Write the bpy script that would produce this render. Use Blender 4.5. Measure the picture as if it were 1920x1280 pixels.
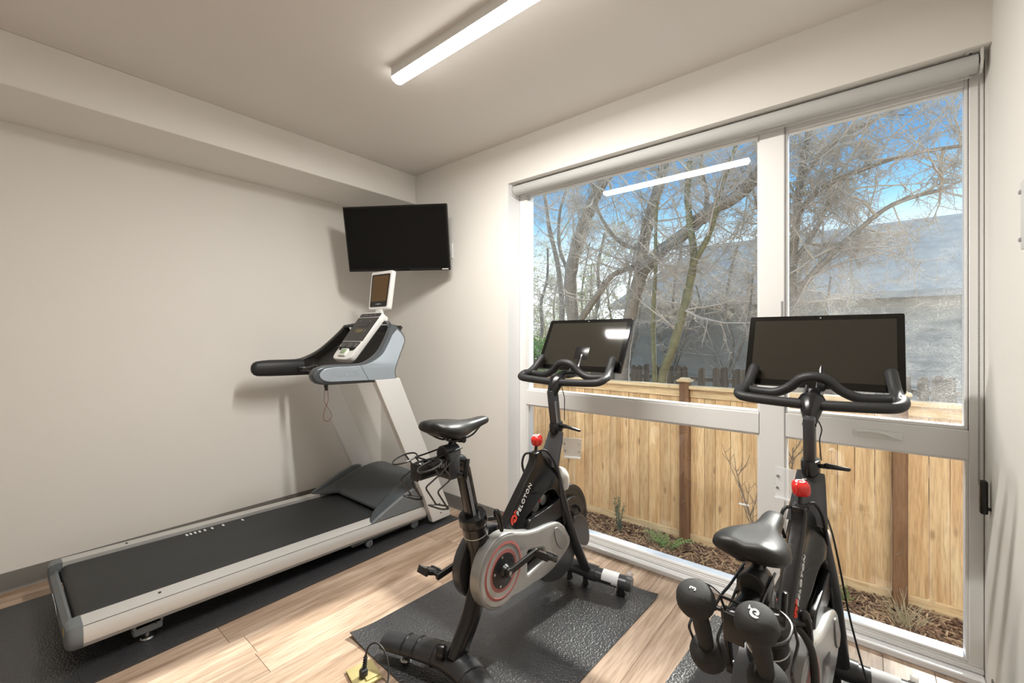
import bpy, bmesh, math, random
from mathutils import Vector, Matrix, Quaternion
PI = math.pi
R = math.radians
V = Vector
for o in list(bpy.data.objects):
    bpy.data.objects.remove(o, do_unlink=True)
scene = bpy.context.scene
COL = scene.collection
random.seed(7)

# ------------------------------------------------------------------ camera
cam = bpy.data.cameras.new('camera')
cam_o = bpy.data.objects.new('camera', cam)
COL.objects.link(cam_o)
cam.sensor_width = 36.0
cam.lens = 810.0 / 1920.0 * 36.0
cam.shift_y = -9.0 / 1920.0
cam.clip_start = 0.02
cam.clip_end = 200
cam_o.location = (3.551, -2.3606, 1.36)
cam_o.rotation_euler = (R(90), 0, R(39.5))
scene.camera = cam_o

# ------------------------------------------------------------------ exposure
vs = scene.view_settings
vs.view_transform = 'Standard'
vs.look = 'None'
vs.gamma = 1.0
vs.use_curve_mapping = False
vs.exposure = 0.42

# ------------------------------------------------------------------ sky
world = bpy.data.worlds.new('sky')
scene.world = world
world.use_nodes = True
wn = world.node_tree.nodes
wl = world.node_tree.links
bgn = wn['Background']
tc = wn.new('ShaderNodeTexCoord')
sx = wn.new('ShaderNodeSeparateXYZ')
rp = wn.new('ShaderNodeValToRGB')
wl.new(tc.outputs['Generated'], sx.inputs[0])
wl.new(sx.outputs['Z'], rp.inputs[0])
wl.new(rp.outputs[0], bgn.inputs[0])
rp.color_ramp.elements[0].position = 0.0
rp.color_ramp.elements[0].color = (0.62, 0.64, 0.66, 1)
rp.color_ramp.elements[1].position = 1.0
rp.color_ramp.elements[1].color = (0.045, 0.15, 0.34, 1)
for pos, c in ((0.10, (0.54, 0.58, 0.62)), (0.17, (0.34, 0.42, 0.50)), (0.25, (0.12, 0.25, 0.38)), (0.33, (0.040, 0.142, 0.29)), (0.7, (0.034, 0.12, 0.27))):
    e = rp.color_ramp.elements.new(pos)
    e.color = (*c, 1)
bgn.inputs[1].default_value = 2.7

# ------------------------------------------------------------------ sun
sun = bpy.data.lights.new('sun', 'SUN')
sun.energy = 11.0
sun.angle = R(2.0)
sun.color = (1.0, 0.955, 0.89)
sun_o = bpy.data.objects.new('sun', sun)
COL.objects.link(sun_o)
sd = V((-math.sin(R(8)) * math.cos(R(40)), -math.cos(R(8)) * math.cos(R(40)), -math.sin(R(40))))
sun_o.rotation_euler = sd.to_track_quat('-Z', 'Y').to_euler()
sun_o.location = (5, 12, 12)

LIGHT_STRENGTH = 14.0
LAMP_WATTS = 41.0


# ================================================================== materials
def new_mat(name):
    m = bpy.data.materials.new(name)
    m.use_nodes = True
    nt = m.node_tree
    return m, nt.nodes, nt.links, nt.nodes['Principled BSDF']


def mat(name, color, rough=0.5, metal=0.0, var=0.0, scale=20.0, bump=0.0, bscale=None, coat=0.0, spec=0.5, stretch=None):
    m, n, l, b = new_mat(name)
    b.inputs['Base Color'].default_value = (*color, 1)
    b.inputs['Roughness'].default_value = rough
    b.inputs['Metallic'].default_value = metal
    b.inputs['Specular IOR Level'].default_value = spec
    b.inputs['Coat Weight'].default_value = coat
    t = n.new('ShaderNodeTexCoord')
    mp = n.new('ShaderNodeMapping')
    l.new(t.outputs['Object'], mp.inputs[0])
    if stretch:
        mp.inputs['Scale'].default_value = stretch
    nz = n.new('ShaderNodeTexNoise')
    nz.inputs['Scale'].default_value = scale
    nz.inputs['Detail'].default_value = 4
    l.new(mp.outputs[0], nz.inputs['Vector'])
    if var > 0:
        mx = n.new('ShaderNodeMix')
        mx.data_type = 'RGBA'
        mx.inputs['A'].default_value = (*[max(0, c * (1 - var)) for c in color], 1)
        mx.inputs['B'].default_value = (*[min(1, c * (1 + var)) for c in color], 1)
        l.new(nz.outputs['Fac'], mx.inputs['Factor'])
        l.new(mx.outputs['Result'], b.inputs['Base Color'])
    if bump > 0:
        bn = n.new('ShaderNodeTexNoise')
        bn.inputs['Scale'].default_value = bscale or scale
        bn.inputs['Detail'].default_value = 3
        l.new(mp.outputs[0], bn.inputs['Vector'])
        bp = n.new('ShaderNodeBump')
        bp.inputs['Strength'].default_value = bump
        bp.inputs['Distance'].default_value = 0.002
        l.new(bn.outputs['Fac'], bp.inputs['Height'])
        l.new(bp.outputs[0], b.inputs['Normal'])
    return m


def wood_mat(name, c1, c2, c3, stretch, rough=0.5, knots=0.0, ringscale=6.0, bump=0.1, objvar=0.25):
    """grain along one axis; colour differs from piece to piece by Object Info random"""
    m, n, l, b = new_mat(name)
    b.inputs['Roughness'].default_value = rough
    t = n.new('ShaderNodeTexCoord')
    oi = n.new('ShaderNodeObjectInfo')
    mp = n.new('ShaderNodeMapping')
    mp.inputs['Scale'].default_value = stretch
    off = n.new('ShaderNodeVectorMath')
    off.operation = 'MULTIPLY'
    off.inputs[1].default_value = (37, 53, 71)
    cb = n.new('ShaderNodeCombineXYZ')
    for i in range(3):
        l.new(oi.outputs['Random'], cb.inputs[i])
    l.new(cb.outputs[0], off.inputs[0])
    l.new(off.outputs[0], mp.inputs['Location'])
    l.new(t.outputs['Object'], mp.inputs[0])
    n1 = n.new('ShaderNodeTexNoise')
    n1.inputs['Scale'].default_value = ringscale
    n1.inputs['Detail'].default_value = 6
    n1.inputs['Distortion'].default_value = 0.6
    l.new(mp.outputs[0], n1.inputs['Vector'])
    r = n.new('ShaderNodeValToRGB')
    r.color_ramp.elements[0].position = 0.36
    r.color_ramp.elements[0].color = (*c2, 1)
    r.color_ramp.elements[1].position = 0.62
    r.color_ramp.elements[1].color = (*c1, 1)
    e = r.color_ramp.elements.new(0.8)
    e.color = (*c3, 1)
    l.new(n1.outputs['Fac'], r.inputs[0])
    n2 = n.new('ShaderNodeTexNoise')
    n2.inputs['Scale'].default_value = ringscale * 7
    n2.inputs['Detail'].default_value = 4
    l.new(mp.outputs[0], n2.inputs['Vector'])
    mx = n.new('ShaderNodeMix')
    mx.data_type = 'RGBA'
    mx.blend_type = 'MULTIPLY'
    mx.inputs['Factor'].default_value = 0.45
    l.new(r.outputs[0], mx.inputs['A'])
    r2 = n.new('ShaderNodeValToRGB')
    r2.color_ramp.elements[0].position = 0.35
    r2.color_ramp.elements[0].color = (0.45, 0.4, 0.36, 1)
    r2.color_ramp.elements[1].position = 0.55
    r2.color_ramp.elements[1].color = (1, 1, 1, 1)
    l.new(n2.outputs['Fac'], r2.inputs[0])
    l.new(r2.outputs[0], mx.inputs['B'])
    hs = n.new('ShaderNodeHueSaturation')
    mr = n.new('ShaderNodeMapRange')
    mr.inputs['To Min'].default_value = 1 - objvar
    mr.inputs['To Max'].default_value = 1 + objvar * 0.6
    l.new(oi.outputs['Random'], mr.inputs['Value'])
    l.new(mr.outputs[0], hs.inputs['Value'])
    l.new(mx.outputs['Result'], hs.inputs['Color'])
    last = hs.outputs[0]
    if knots > 0:
        vo = n.new('ShaderNodeTexVoronoi')
        vo.inputs['Scale'].default_value = 1.0
        mp2 = n.new('ShaderNodeMapping')
        mp2.inputs['Scale'].default_value = (7, 7, 2.6)
        l.new(off.outputs[0], mp2.inputs['Location'])
        l.new(t.outputs['Object'], mp2.inputs[0])
        l.new(mp2.outputs[0], vo.inputs['Vector'])
        r3 = n.new('ShaderNodeValToRGB')
        r3.color_ramp.elements[0].position = 0.05
        r3.color_ramp.elements[0].color = (1, 1, 1, 1)
        r3.color_ramp.elements[1].position = 0.14
        r3.color_ramp.elements[1].color = (0, 0, 0, 1)
        l.new(vo.outputs['Distance'], r3.inputs[0])
        mul = n.new('ShaderNodeMath')
        mul.operation = 'MULTIPLY'
        mul.inputs[1].default_value = knots
        l.new(r3.outputs[0], mul.inputs[0])
        mk = n.new('ShaderNodeMix')
        mk.data_type = 'RGBA'
        mk.inputs['B'].default_value = (*[c * 0.45 for c in c2], 1)
        l.new(mul.outputs[0], mk.inputs['Factor'])
        l.new(last, mk.inputs['A'])
        last = mk.outputs['Result']
    l.new(last, b.inputs['Base Color'])
    bp = n.new('ShaderNodeBump')
    bp.inputs['Strength'].default_value = bump
    bp.inputs['Distance'].default_value = 0.001
    l.new(n2.outputs['Fac'], bp.inputs['Height'])
    l.new(bp.outputs[0], b.inputs['Normal'])
    return m


def glass_mat(name, haze=0.0, tint=(0.96, 0.98, 0.97)):
    m = bpy.data.materials.new(name)
    m.use_nodes = True
    n = m.node_tree.nodes
    l = m.node_tree.links
    n.clear()
    out = n.new('ShaderNodeOutputMaterial')
    tr = n.new('ShaderNodeBsdfTransparent')
    tr.inputs[0].default_value = (*tint, 1)
    gl = n.new('ShaderNodeBsdfGlossy')
    gl.inputs['Roughness'].default_value = 0.0
    fr = n.new('ShaderNodeFresnel')
    fr.inputs[0].default_value = 1.5
    mx = n.new('ShaderNodeMixShader')
    l.new(fr.outputs[0], mx.inputs[0])
    l.new(tr.outputs[0], mx.inputs[1])
    l.new(gl.outputs[0], mx.inputs[2])
    last = mx.outputs[0]
    if haze > 0:   # dried water marks and dust on the pane
        t = n.new('ShaderNodeTexCoord')
        mp = n.new('ShaderNodeMapping')
        mp.inputs['Scale'].default_value = (3.0, 1, 5.0)
        l.new(t.outputs['Object'], mp.inputs[0])
        nz = n.new('ShaderNodeTexNoise')
        nz.inputs['Scale'].default_value = 1.0
        nz.inputs['Detail'].default_value = 10
        nz.inputs['Roughness'].default_value = 0.72
        l.new(mp.outputs[0], nz.inputs['Vector'])
        n3 = n.new('ShaderNodeTexNoise')
        n3.inputs['Scale'].default_value = 55
        n3.inputs['Detail'].default_value = 4
        l.new(mp.outputs[0], n3.inputs['Vector'])
        sp = n.new('ShaderNodeSeparateXYZ')
        l.new(t.outputs['Object'], sp.inputs[0])
        g = n.new('ShaderNodeMapRange')        # more dust low on the pane and to its outer side
        g.inputs['From Min'].default_value = 0.35
        g.inputs['From Max'].default_value = -0.5
        l.new(sp.outputs['Z'], g.inputs['Value'])
        g2 = n.new('ShaderNodeMapRange')
        g2.inputs['From Min'].default_value = -0.3
        g2.inputs['From Max'].default_value = 0.25
        g2.inputs['To Min'].default_value = 0.25
        l.new(sp.outputs['X'], g2.inputs['Value'])
        r = n.new('ShaderNodeMapRange')
        r.inputs['From Min'].default_value = 0.36
        r.inputs['From Max'].default_value = 0.66
        r.inputs['To Max'].default_value = haze
        l.new(nz.outputs['Fac'], r.inputs['Value'])
        r2 = n.new('ShaderNodeMapRange')
        r2.inputs['From Min'].default_value = 0.35
        r2.inputs['From Max'].default_value = 0.65
        r2.inputs['To Min'].default_value = 0.2
        l.new(n3.outputs['Fac'], r2.inputs['Value'])
        a = n.new('ShaderNodeMath'); a.operation = 'MULTIPLY'
        l.new(r.outputs[0], a.inputs[0]); l.new(r2.outputs[0], a.inputs[1])
        b2 = n.new('ShaderNodeMath'); b2.operation = 'MULTIPLY'
        l.new(a.outputs[0], b2.inputs[0]); l.new(g.outputs[0], b2.inputs[1])
        c2 = n.new('ShaderNodeMath'); c2.operation = 'MULTIPLY'
        l.new(b2.outputs[0], c2.inputs[0]); l.new(g2.outputs[0], c2.inputs[1])
        dif = n.new('ShaderNodeBsdfDiffuse')
        dif.inputs[0].default_value = (0.8, 0.8, 0.78, 1)
        tl = n.new('ShaderNodeBsdfTranslucent')
        tl.inputs[0].default_value = (0.8, 0.8, 0.78, 1)
        md = n.new('ShaderNodeMixShader')
        md.inputs[0].default_value = 0.6
        l.new(dif.outputs[0], md.inputs[1]); l.new(tl.outputs[0], md.inputs[2])
        mz = n.new('ShaderNodeMixShader')
        l.new(c2.outputs[0], mz.inputs[0])
        l.new(last, mz.inputs[1]); l.new(md.outputs[0], mz.inputs[2])
        last = mz.outputs[0]
    l.new(last, out.inputs[0])
    return m


def emit_mat(name, color, strength):
    m, n, l, b = new_mat(name)
    b.inputs['Base Color'].default_value = (0.9, 0.9, 0.9, 1)
    b.inputs['Emission Color'].default_value = (*color, 1)
    b.inputs['Emission Strength'].default_value = strength
    return m


M = {}
M['wall'] = mat('wall_paint', (0.86, 0.84, 0.80), 0.75, bump=0.12, bscale=160, var=0.015, scale=3)
M['ceil'] = mat('ceiling_paint', (0.80, 0.77, 0.735), 0.85, bump=0.15, bscale=140)
M['jamb'] = mat('white_paint', (0.86, 0.87, 0.88), 0.5)
M['vinyl'] = mat('white_vinyl', (0.90, 0.895, 0.885), 0.35, var=0.02, scale=6)
M['base'] = mat('grey_rubber_base', (0.175, 0.165, 0.15), 0.45, var=0.08, scale=9)
M['floor'] = wood_mat('oak_plank', (0.555, 0.42, 0.32), (0.33, 0.225, 0.155), (0.65, 0.525, 0.42), (9, 0.55, 9), 0.40, knots=0.0, ringscale=1.9, bump=0.06, objvar=0.10)
M['sub'] = mat('dark_gap', (0.12, 0.085, 0.06), 0.9)
M['glass'] = glass_mat('window_glass')
M['glass_dusty'] = glass_mat('dusty_window_glass', 0.38)
M['blind'] = mat('blind_fabric', (0.55, 0.55, 0.54), 0.8, bump=0.1, bscale=400)
M['bracket'] = mat('bracket_plastic', (0.72, 0.71, 0.69), 0.4)
M['darkscrew'] = mat('dark_hole', (0.02, 0.02, 0.02), 0.6)
M['chain'] = mat('bead_chain', (0.35, 0.34, 0.33), 0.35, metal=0.6)
M['black'] = mat('black_plastic', (0.012, 0.012, 0.0125), 0.34, var=0.1)
M['blackpaint'] = mat('black_powder_coat', (0.0095, 0.0095, 0.0105), 0.24, bump=0.05, bscale=500)
M['greypaint'] = mat('charcoal_paint', (0.052, 0.054, 0.059), 0.32, metal=0.15, bump=0.04, bscale=500)
M['rubber'] = mat('black_rubber_grip', (0.02, 0.021, 0.023), 0.5, bump=0.15, bscale=300)
M['silver'] = mat('silver_plastic', (0.40, 0.40, 0.395), 0.32, metal=0.45, var=0.03)
M['chrome'] = mat('chrome', (0.75, 0.75, 0.75), 0.15, metal=1.0)
M['steel'] = mat('brushed_steel', (0.55, 0.55, 0.55), 0.3, metal=1.0)
M['white_plastic'] = mat('white_plastic', (0.82, 0.82, 0.80), 0.35)
M['tvscreen'] = mat('tv_glass', (0.0035, 0.0035, 0.0035), 0.12, spec=0.25)
M['screen'] = mat('screen_glass', (0.012, 0.011, 0.009), 0.08, spec=0.5)
M['screen_bezel'] = mat('screen_bezel', (0.004, 0.004, 0.004), 0.05)
M['red'] = mat('red_gloss', (0.75, 0.03, 0.025), 0.15, coat=0.5)
M['white'] = mat('white_print', (0.85, 0.85, 0.85), 0.5)
M['grey_print'] = mat('grey_print', (0.35, 0.35, 0.36), 0.5)
M['orange'] = mat('red_print', (0.80, 0.07, 0.04), 0.45)


# ================================================================== geometry helpers
class B:
    """collects geometry in a bmesh"""
    def __init__(s):
        s.bm = bmesh.new()

    def box(s, c, size, rot=None, bevel=0.0, seg=2):
        g = bmesh.ops.create_cube(s.bm, size=1.0)
        vs_ = g['verts']
        bmesh.ops.scale(s.bm, verts=vs_, vec=size)
        if bevel > 0:
            es = list({e for v in vs_ for e in v.link_edges})
            r = bmesh.ops.bevel(s.bm, geom=es, offset=min(bevel, min(size) * 0.49), segments=seg, affect='EDGES', profile=0.5)
            vs_ = list({v for f in r['faces'] for v in f.verts} | {v for v in vs_ if v.is_valid})
        if rot is not None:
            bmesh.ops.rotate(s.bm, verts=vs_, cent=(0, 0, 0), matrix=rot)
        bmesh.ops.translate(s.bm, verts=vs_, vec=c)
        return s

    def ring_loft(s, rings, cap=True, closed=False):
        vr = [[s.bm.verts.new(p) for p in r] for r in rings]
        n = len(vr[0])
        m = len(vr)
        for i in range(m if closed else m - 1):
            a, b = vr[i], vr[(i + 1) % m]
            for j in range(n):
                try:
                    s.bm.faces.new((a[j], a[(j + 1) % n], b[(j + 1) % n], b[j]))
                except ValueError:
                    pass
        if cap and not closed:
            s.bm.faces.new(list(reversed(vr[0])))
            s.bm.faces.new(vr[-1])
        return s

    def tube(s, path, r, n=10, cap=True, closed=False, flat=None, up=None, round_ends=False):
        """r: number or list; flat=(sx,sy) squash; up: fixed up vector"""
        P = [V(p) for p in path]
        m = len(P)
        rs = [r] * m if not isinstance(r, (list, tuple)) else list(r)
        if round_ends and not closed:
            def ext(p0, p1, r0):
                d = (p0 - p1).normalized()
                return [(p0 + d * r0 * math.sin(a), max(r0 * math.cos(a), r0 * 0.05)) for a in (R(35), R(65), R(87))]
            head = list(reversed(ext(P[0], P[1], rs[0])))
            tail = ext(P[-1], P[-2], rs[-1])
            P = [h[0] for h in head] + P + [t[0] for t in tail]
            rs = [h[1] for h in head] + rs + [t[1] for t in tail]
            m = len(P)
        T = []
        for i in range(m):
            if closed:
                t = P[(i + 1) % m] - P[i - 1]
            else:
                t = P[min(i + 1, m - 1)] - P[max(i - 1, 0)]
            T.append(t.normalized() if t.length > 1e-9 else V((0, 0, 1)))
        if up is None:
            u0 = V((0, 0, 1)) if abs(T[0].z) < 0.9 else V((1, 0, 0))
        else:
            u0 = V(up)
        side = T[0].cross(u0).normalized()
        rings = []
        for i in range(m):
            if up is not None:
                side = T[i].cross(u0).normalized()
            else:
                if i > 0:
                    q = T[i - 1].rotation_difference(T[i])
                    side = (q @ side)
                side = (side - T[i] * side.dot(T[i])).normalized()
            u2 = side.cross(T[i])
            fx, fy = flat if flat else (1, 1)
            rr = rs[i]
            rx, ry = (rr if isinstance(rr, tuple) else (rr * fx, rr * fy))
            rings.append([P[i] + side * (rx * math.cos(2 * PI * k / n)) + u2 * (ry * math.sin(2 * PI * k / n)) for k in range(n)])
        return s.ring_loft(rings, cap=cap, closed=closed)

    def cyl(s, a, b, r, r2=None, n=16, bevel=0.0):
        a, b = V(a), V(b)
        r2 = r if r2 is None else r2
        if bevel > 0:
            d = (b - a).normalized()
            return s.tube([a, a + d * bevel * 0.3, a + d * bevel, b - d * bevel, b - d * bevel * 0.3, b],
                          [r - bevel, r - bevel * 0.3, r, r2, r2 - bevel * 0.3, r2 - bevel], n)
        return s.tube([a, b], [r, r2], n)

    def lathe(s, prof, origin, axis, n=24):
        """prof: list of (radius, distance along axis)"""
        o, d = V(origin), V(axis).normalized()
        P = [o + d * t for _, t in prof]
        u0 = V((0, 0, 1)) if abs(d.z) < 0.9 else V((1, 0, 0))
        side = d.cross(u0).normalized()
        u2 = side.cross(d)
        rings = [[P[i] + side * (max(prof[i][0], 1e-4) * math.cos(2 * PI * k / n)) + u2 * (max(prof[i][0], 1e-4) * math.sin(2 * PI * k / n)) for k in range(n)] for i in range(len(prof))]
        return s.ring_loft(rings)

    def add_mesh(s, me, mtx=None):
        k = len(s.bm.verts)
        s.bm.from_mesh(me)
        s.bm.verts.ensure_lookup_table()
        if mtx is not None:
            bmesh.ops.transform(s.bm, matrix=mtx, verts=s.bm.verts[k:])
        bpy.data.meshes.remove(me)
        return s

    def plate(s, polys, half, bevel, mtx, res=1):
        """extruded outline (first outer, others holes) in local XY, +-half along Z"""
        s.add_mesh(plate_mesh(polys, half, bevel, res), mtx)
        return s

    def grid(s, fn, nu, nv, closed_u=False):
        vv = [[s.bm.verts.new(fn(i / (nu if closed_u else nu - 1), j / (nv - 1))) for j in range(nv)] for i in range(nu)]
        for i in range(nu if closed_u else nu - 1):
            for j in range(nv - 1):
                a = vv[i]; b = vv[(i + 1) % nu]
                s.bm.faces.new((a[j], b[j], b[j + 1], a[j + 1]))
        return s

    def xform(s, mtx):
        bmesh.ops.transform(s.bm, matrix=mtx, verts=s.bm.verts[:])
        return s


def plate_mesh(polys, half, bevel, res=1):
    cu = bpy.data.curves.new('tmp', 'CURVE')
    cu.dimensions = '2D'
    cu.fill_mode = 'BOTH'
    cu.extrude = max(half - bevel, 0.0)
    cu.bevel_depth = bevel
    cu.bevel_resolution = res
    cu.offset = -bevel
    for p in polys:
        sp = cu.splines.new('POLY')
        sp.points.add(len(p) - 1)
        for q, pt in zip(p, sp.points):
            pt.co = (q[0], q[1], 0, 1)
        sp.use_cyclic_u = True
    ob = bpy.data.objects.new('tmp', cu)
    me = bpy.data.meshes.new_from_object(ob)
    bpy.data.objects.remove(ob)
    bpy.data.curves.remove(cu)
    return me


def text_mesh(txt, size, half=0.0004, align='CENTER', spacing=1.0, shear=0.0, bold=0.0):
    cu = bpy.data.curves.new('tmp', 'FONT')
    cu.body = txt
    cu.size = size
    cu.extrude = half
    cu.align_x = align
    cu.align_y = 'CENTER'
    cu.space_character = spacing
    cu.shear = shear
    cu.offset = bold
    cu.resolution_u = 3
    ob = bpy.data.objects.new('tmp', cu)
    me = bpy.data.meshes.new_from_object(ob)
    bpy.data.objects.remove(ob)
    bpy.data.curves.remove(cu)
    return me


def basis(o, ex, ey):
    """matrix with local X along ex, Y along ey"""
    ex = V(ex).normalized()
    ez = ex.cross(V(ey)).normalized()
    ey = ez.cross(ex)
    m = Matrix((ex, ey, ez)).transposed().to_4x4()
    m.translation = V(o)
    return m


YZ = lambda x: Matrix(((0, 0, 1, x), (1, 0, 0, 0), (0, 1, 0, 0), (0, 0, 0, 1)))     # plate outline given as (y, z)
XZ = lambda y: Matrix(((1, 0, 0, 0), (0, 0, -1, y), (0, 1, 0, 0), (0, 0, 0, 1)))    # plate outline given as (x, z)


def smooth(pts, k=6, closed=False):
    """Catmull-Rom through points"""
    P = [V(p) for p in pts]
    n = len(P)
    out = []
    for i in range(n if closed else n - 1):
        if closed:
            p0, p1, p2, p3 = P[i - 1], P[i], P[(i + 1) % n], P[(i + 2) % n]
        else:
            p0, p1, p2, p3 = P[max(i - 1, 0)], P[i], P[i + 1], P[min(i + 2, n - 1)]
        for j in range(k):
            t = j / k
            out.append(0.5 * ((2 * p1) + (p2 - p0) * t + (2 * p0 - 5 * p1 + 4 * p2 - p3) * t * t + (3 * p1 - p0 - 3 * p2 + p3) * t ** 3))
    if not closed:
        out.append(P[-1])
    return out


def fillet(pts, r, k=4, closed=False):
    """polyline with rounded corners"""
    P = [V(p) for p in pts]
    n = len(P)
    out = []
    for i in range(n):
        if not closed and i in (0, n - 1):
            out.append(P[i]); continue
        a, p, b = P[i - 1], P[i], P[(i + 1) % n]
        da, db = a - p, b - p
        d = min(r, da.length * 0.48, db.length * 0.48)
        s0, s1 = p + da.normalized() * d, p + db.normalized() * d
        for j in range(k + 1):
            t = j / k
            out.append((1 - t) ** 2 * s0 + 2 * t * (1 - t) * p + t * t * s1)
    return out


def finish(b, sharp=35):
    me = bpy.data.meshes.new('m')
    bmesh.ops.recalc_face_normals(b.bm, faces=b.bm.faces[:])
    b.bm.to_mesh(me)
    b.bm.free()
    for p in me.polygons:
        p.use_smooth = True
    me.set_sharp_from_angle(angle=R(sharp))
    return me


def obj(name, b, m=None, parent=None, sharp=35, world=False):
    me = finish(b, sharp) if isinstance(b, B) else b
    me.name = name
    if m is not None:
        me.materials.clear()
        me.materials.append(M[m] if isinstance(m, str) else m)
    o = bpy.data.objects.new(name, me)
    COL.objects.link(o)
    if parent is not None:
        o.parent = parent
        if world:
            o.location = -V(parent.location)
    return o


def tag(o, label, cat, group=None):
    o['label'] = label
    o['category'] = cat
    if group:
        o['group'] = group
    return o


def empty(name, loc=(0, 0, 0), rz=0.0):
    o = bpy.data.objects.new(name, None)
    COL.objects.link(o)
    o.location = loc
    o.rotation_euler = (0, 0, rz)
    o.empty_display_size = 0.1
    return o


def struct(o):
    o['kind'] = 'structure'
    return o


def centre_origin(o):
    """move a mesh object's origin to the middle of its mesh, keeping it in place"""
    me = o.data
    c = sum((v.co for v in me.vertices), V()) / max(1, len(me.vertices))
    me.transform(Matrix.Translation(-c))
    o.location = o.location + c
    return o
# ================================================================== the room shell
XR, YB, H = 3.905, -4.3, 2.752          # right wall, back wall, ceiling
WX0, WZ1 = 1.566, 2.452                  # window opening: left jamb, head
YF, YG = 0.132, 0.152                   # window frame face, glass

fl = struct(obj('floor', B().box((XR / 2, (YB + 0.09) / 2, -0.056), (XR, 0.09 - YB, 0.1)), 'sub'))
pw = 0.16
px = 1.359 - 0.16 * 9
rng = random.Random(5)
pcache = {}
while px < XR:
    x0, x1 = max(px, 0.0), min(px + pw, XR)
    if x1 - x0 > 0.01:
        yend = 0.088 if x0 > WX0 - 0.05 else -0.002
        y = YB - rng.random() * 1.1
        if abs(px - 1.359) < 0.01:
            y = -1.621 - 1.22 * 3
        while y < yend:
            a, b = max(y, YB), min(y + 1.22, yend)
            if b - a > 0.02:
                o = obj('plank', B().box((0, 0, -0.004), (x1 - x0 - 0.0012, b - a - 0.0012, 0.008), bevel=0.0008, seg=1), 'floor', fl)
                o.location = ((x0 + x1) / 2, (a + b) / 2, 0)
            y += 1.22
    px += pw

struct(obj('wall_left', B().box((-0.05, (YB + 0.2) / 2, H / 2), (0.1, 0.2 - YB, H)), 'wall'))
struct(obj('wall_right', B().box((XR + 0.05, (YB + 0.3) / 2, H / 2 - 0.2), (0.1, 0.3 - YB, H + 0.4)), 'wall'))
struct(obj('wall_back', B().box((XR / 2, YB - 0.05, H / 2), (XR + 0.2, 0.1, H)), 'wall'))
b = B()
b.box((WX0 / 2 - 0.05, 0.11, H / 2), (WX0 + 0.1, 0.22, H))
b.box(((WX0 + XR) / 2, 0.11, (WZ1 + H) / 2), (XR - WX0, 0.22, H - WZ1))
struct(obj('wall_window', b, 'wall'))
# white painted return on the left side of the window recess
struct(obj('trim_1', B().box((WX0 + 0.0015, 0.066, WZ1 / 2 + 0.01), (0.003, 0.132, WZ1 - 0.02)), 'jamb'))
cl = struct(obj('ceiling', B().box((XR / 2, (YB + 0.2) / 2, H + 0.05), (XR + 0.2, 0.2 - YB, 0.1)), 'ceil'))
obj('bulkhead', B().box((0.263, (YB + 0.0) / 2, (2.507 + H) / 2), (0.526, -YB, H - 2.507), bevel=0.003, seg=1), 'wall', cl)

# grey rubber baseboards with a coved toe
def base_prof():
    return [(0, 0), (0.012, 0), (0.007, 0.006), (0.005, 0.014), (0.004, 0.098), (0.002, 0.1016), (0, 0.1016)]
def baseboard(name, p0, p1, nrm):
    p0, p1, nrm = V(p0), V(p1), V(nrm)
    rings = [[p + nrm * d + V((0, 0, z)) for d, z in base_prof()] for p in (p0, p1)]
    return struct(obj(name, B().ring_loft(rings), 'base'))
baseboard('baseboard_left', (0, YB, 0), (0, 0, 0), (1, 0, 0))
baseboard('baseboard_window', (0.005, 0, 0), (WX0 - 0.0, 0, 0), (0, -1, 0))
baseboard('baseboard_right', (XR, -0.01, 0), (XR, YB, 0), (-1, 0, 0))
# the base wraps round the corner into the recess
baseboard('baseboard_recess', (WX0, -0.004, 0), (WX0, 0.07, 0), (1, 0, 0)).name = 'baseboard_recess'

# ------------------------------------------------------------------ window
win = struct(empty('window_1', ((WX0 + XR) / 2, YG, 0)))
def wpart(name, boxes, m='vinyl', parent=win, bevel=0.003):
    b = B()
    for (x0, x1, y0, y1, z0, z1) in boxes:
        b.box(((x0 + x1) / 2, (y0 + y1) / 2, (z0 + z1) / 2), (x1 - x0, y1 - y0, z1 - z0), bevel=bevel, seg=1)
    o = obj(name, b, m, parent)
    o.location = -V(win.location) if parent is win else (0, 0, 0)
    return o
FX0, FX1 = WX0 + 0.002, XR - 0.002
YO = 0.215
wpart('outer_frame', [(FX0, 1.632, YF, YO, 0.05, WZ1), (3.862, FX1, YF, YO, 0.05, WZ1), (1.632, 3.862, YF, YO, 2.40, WZ1)])
wpart('mullion', [(3.124, 3.234, YF - 0.001, YO, 0.06, 2.40)])
tr = wpart('transom', [(1.632, 3.124, YF, YO, 0.868, 0.972)])
tr2 = wpart('transom', [(3.234, 3.862, YF, YO, 0.868, 0.985)])
# sloping ledge on the transoms, glazing beads
def bead_frame(name, x0, x1, z0, z1, w=0.010, y=YG - 0.012, m='vinyl'):
    return wpart(name, [(x0, x0 + w, y, YO - 0.01, z0, z1), (x1 - w, x1, y, YO - 0.01, z0, z1), (x0 + w, x1 - w, y, YO - 0.01, z0, z0 + w), (x0 + w, x1 - w, y, YO - 0.01, z1 - w, z1)], m, bevel=0.0015)
bead_frame('glazing_bead', 1.632, 3.124, 0.972, 2.40)
bead_frame('glazing_bead', 1.632, 3.124, 0.060, 0.868)
bead_frame('glazing_bead', 3.234, 3.862, 0.060, 0.868, w=0.008)
wpart('sash', [(3.236, 3.246, YF + 0.006, YO - 0.02, 0.985, 2.40), (3.850, 3.860, YF + 0.006, YO - 0.02, 0.985, 2.40),
               (3.246, 3.850, YF + 0.006, YO - 0.02, 0.985, 1.0), (3.246, 3.850, YF + 0.006, YO - 0.02, 2.365, 2.40)])
wpart('sash_groove', [(3.2345, 3.2365, YF - 0.0015, YF + 0.002, 0.87, 2.40), (3.1225, 3.1240, YF - 0.0015, YF + 0.002, 0.87, 0.98)], 'grey_print', bevel=0)
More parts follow.
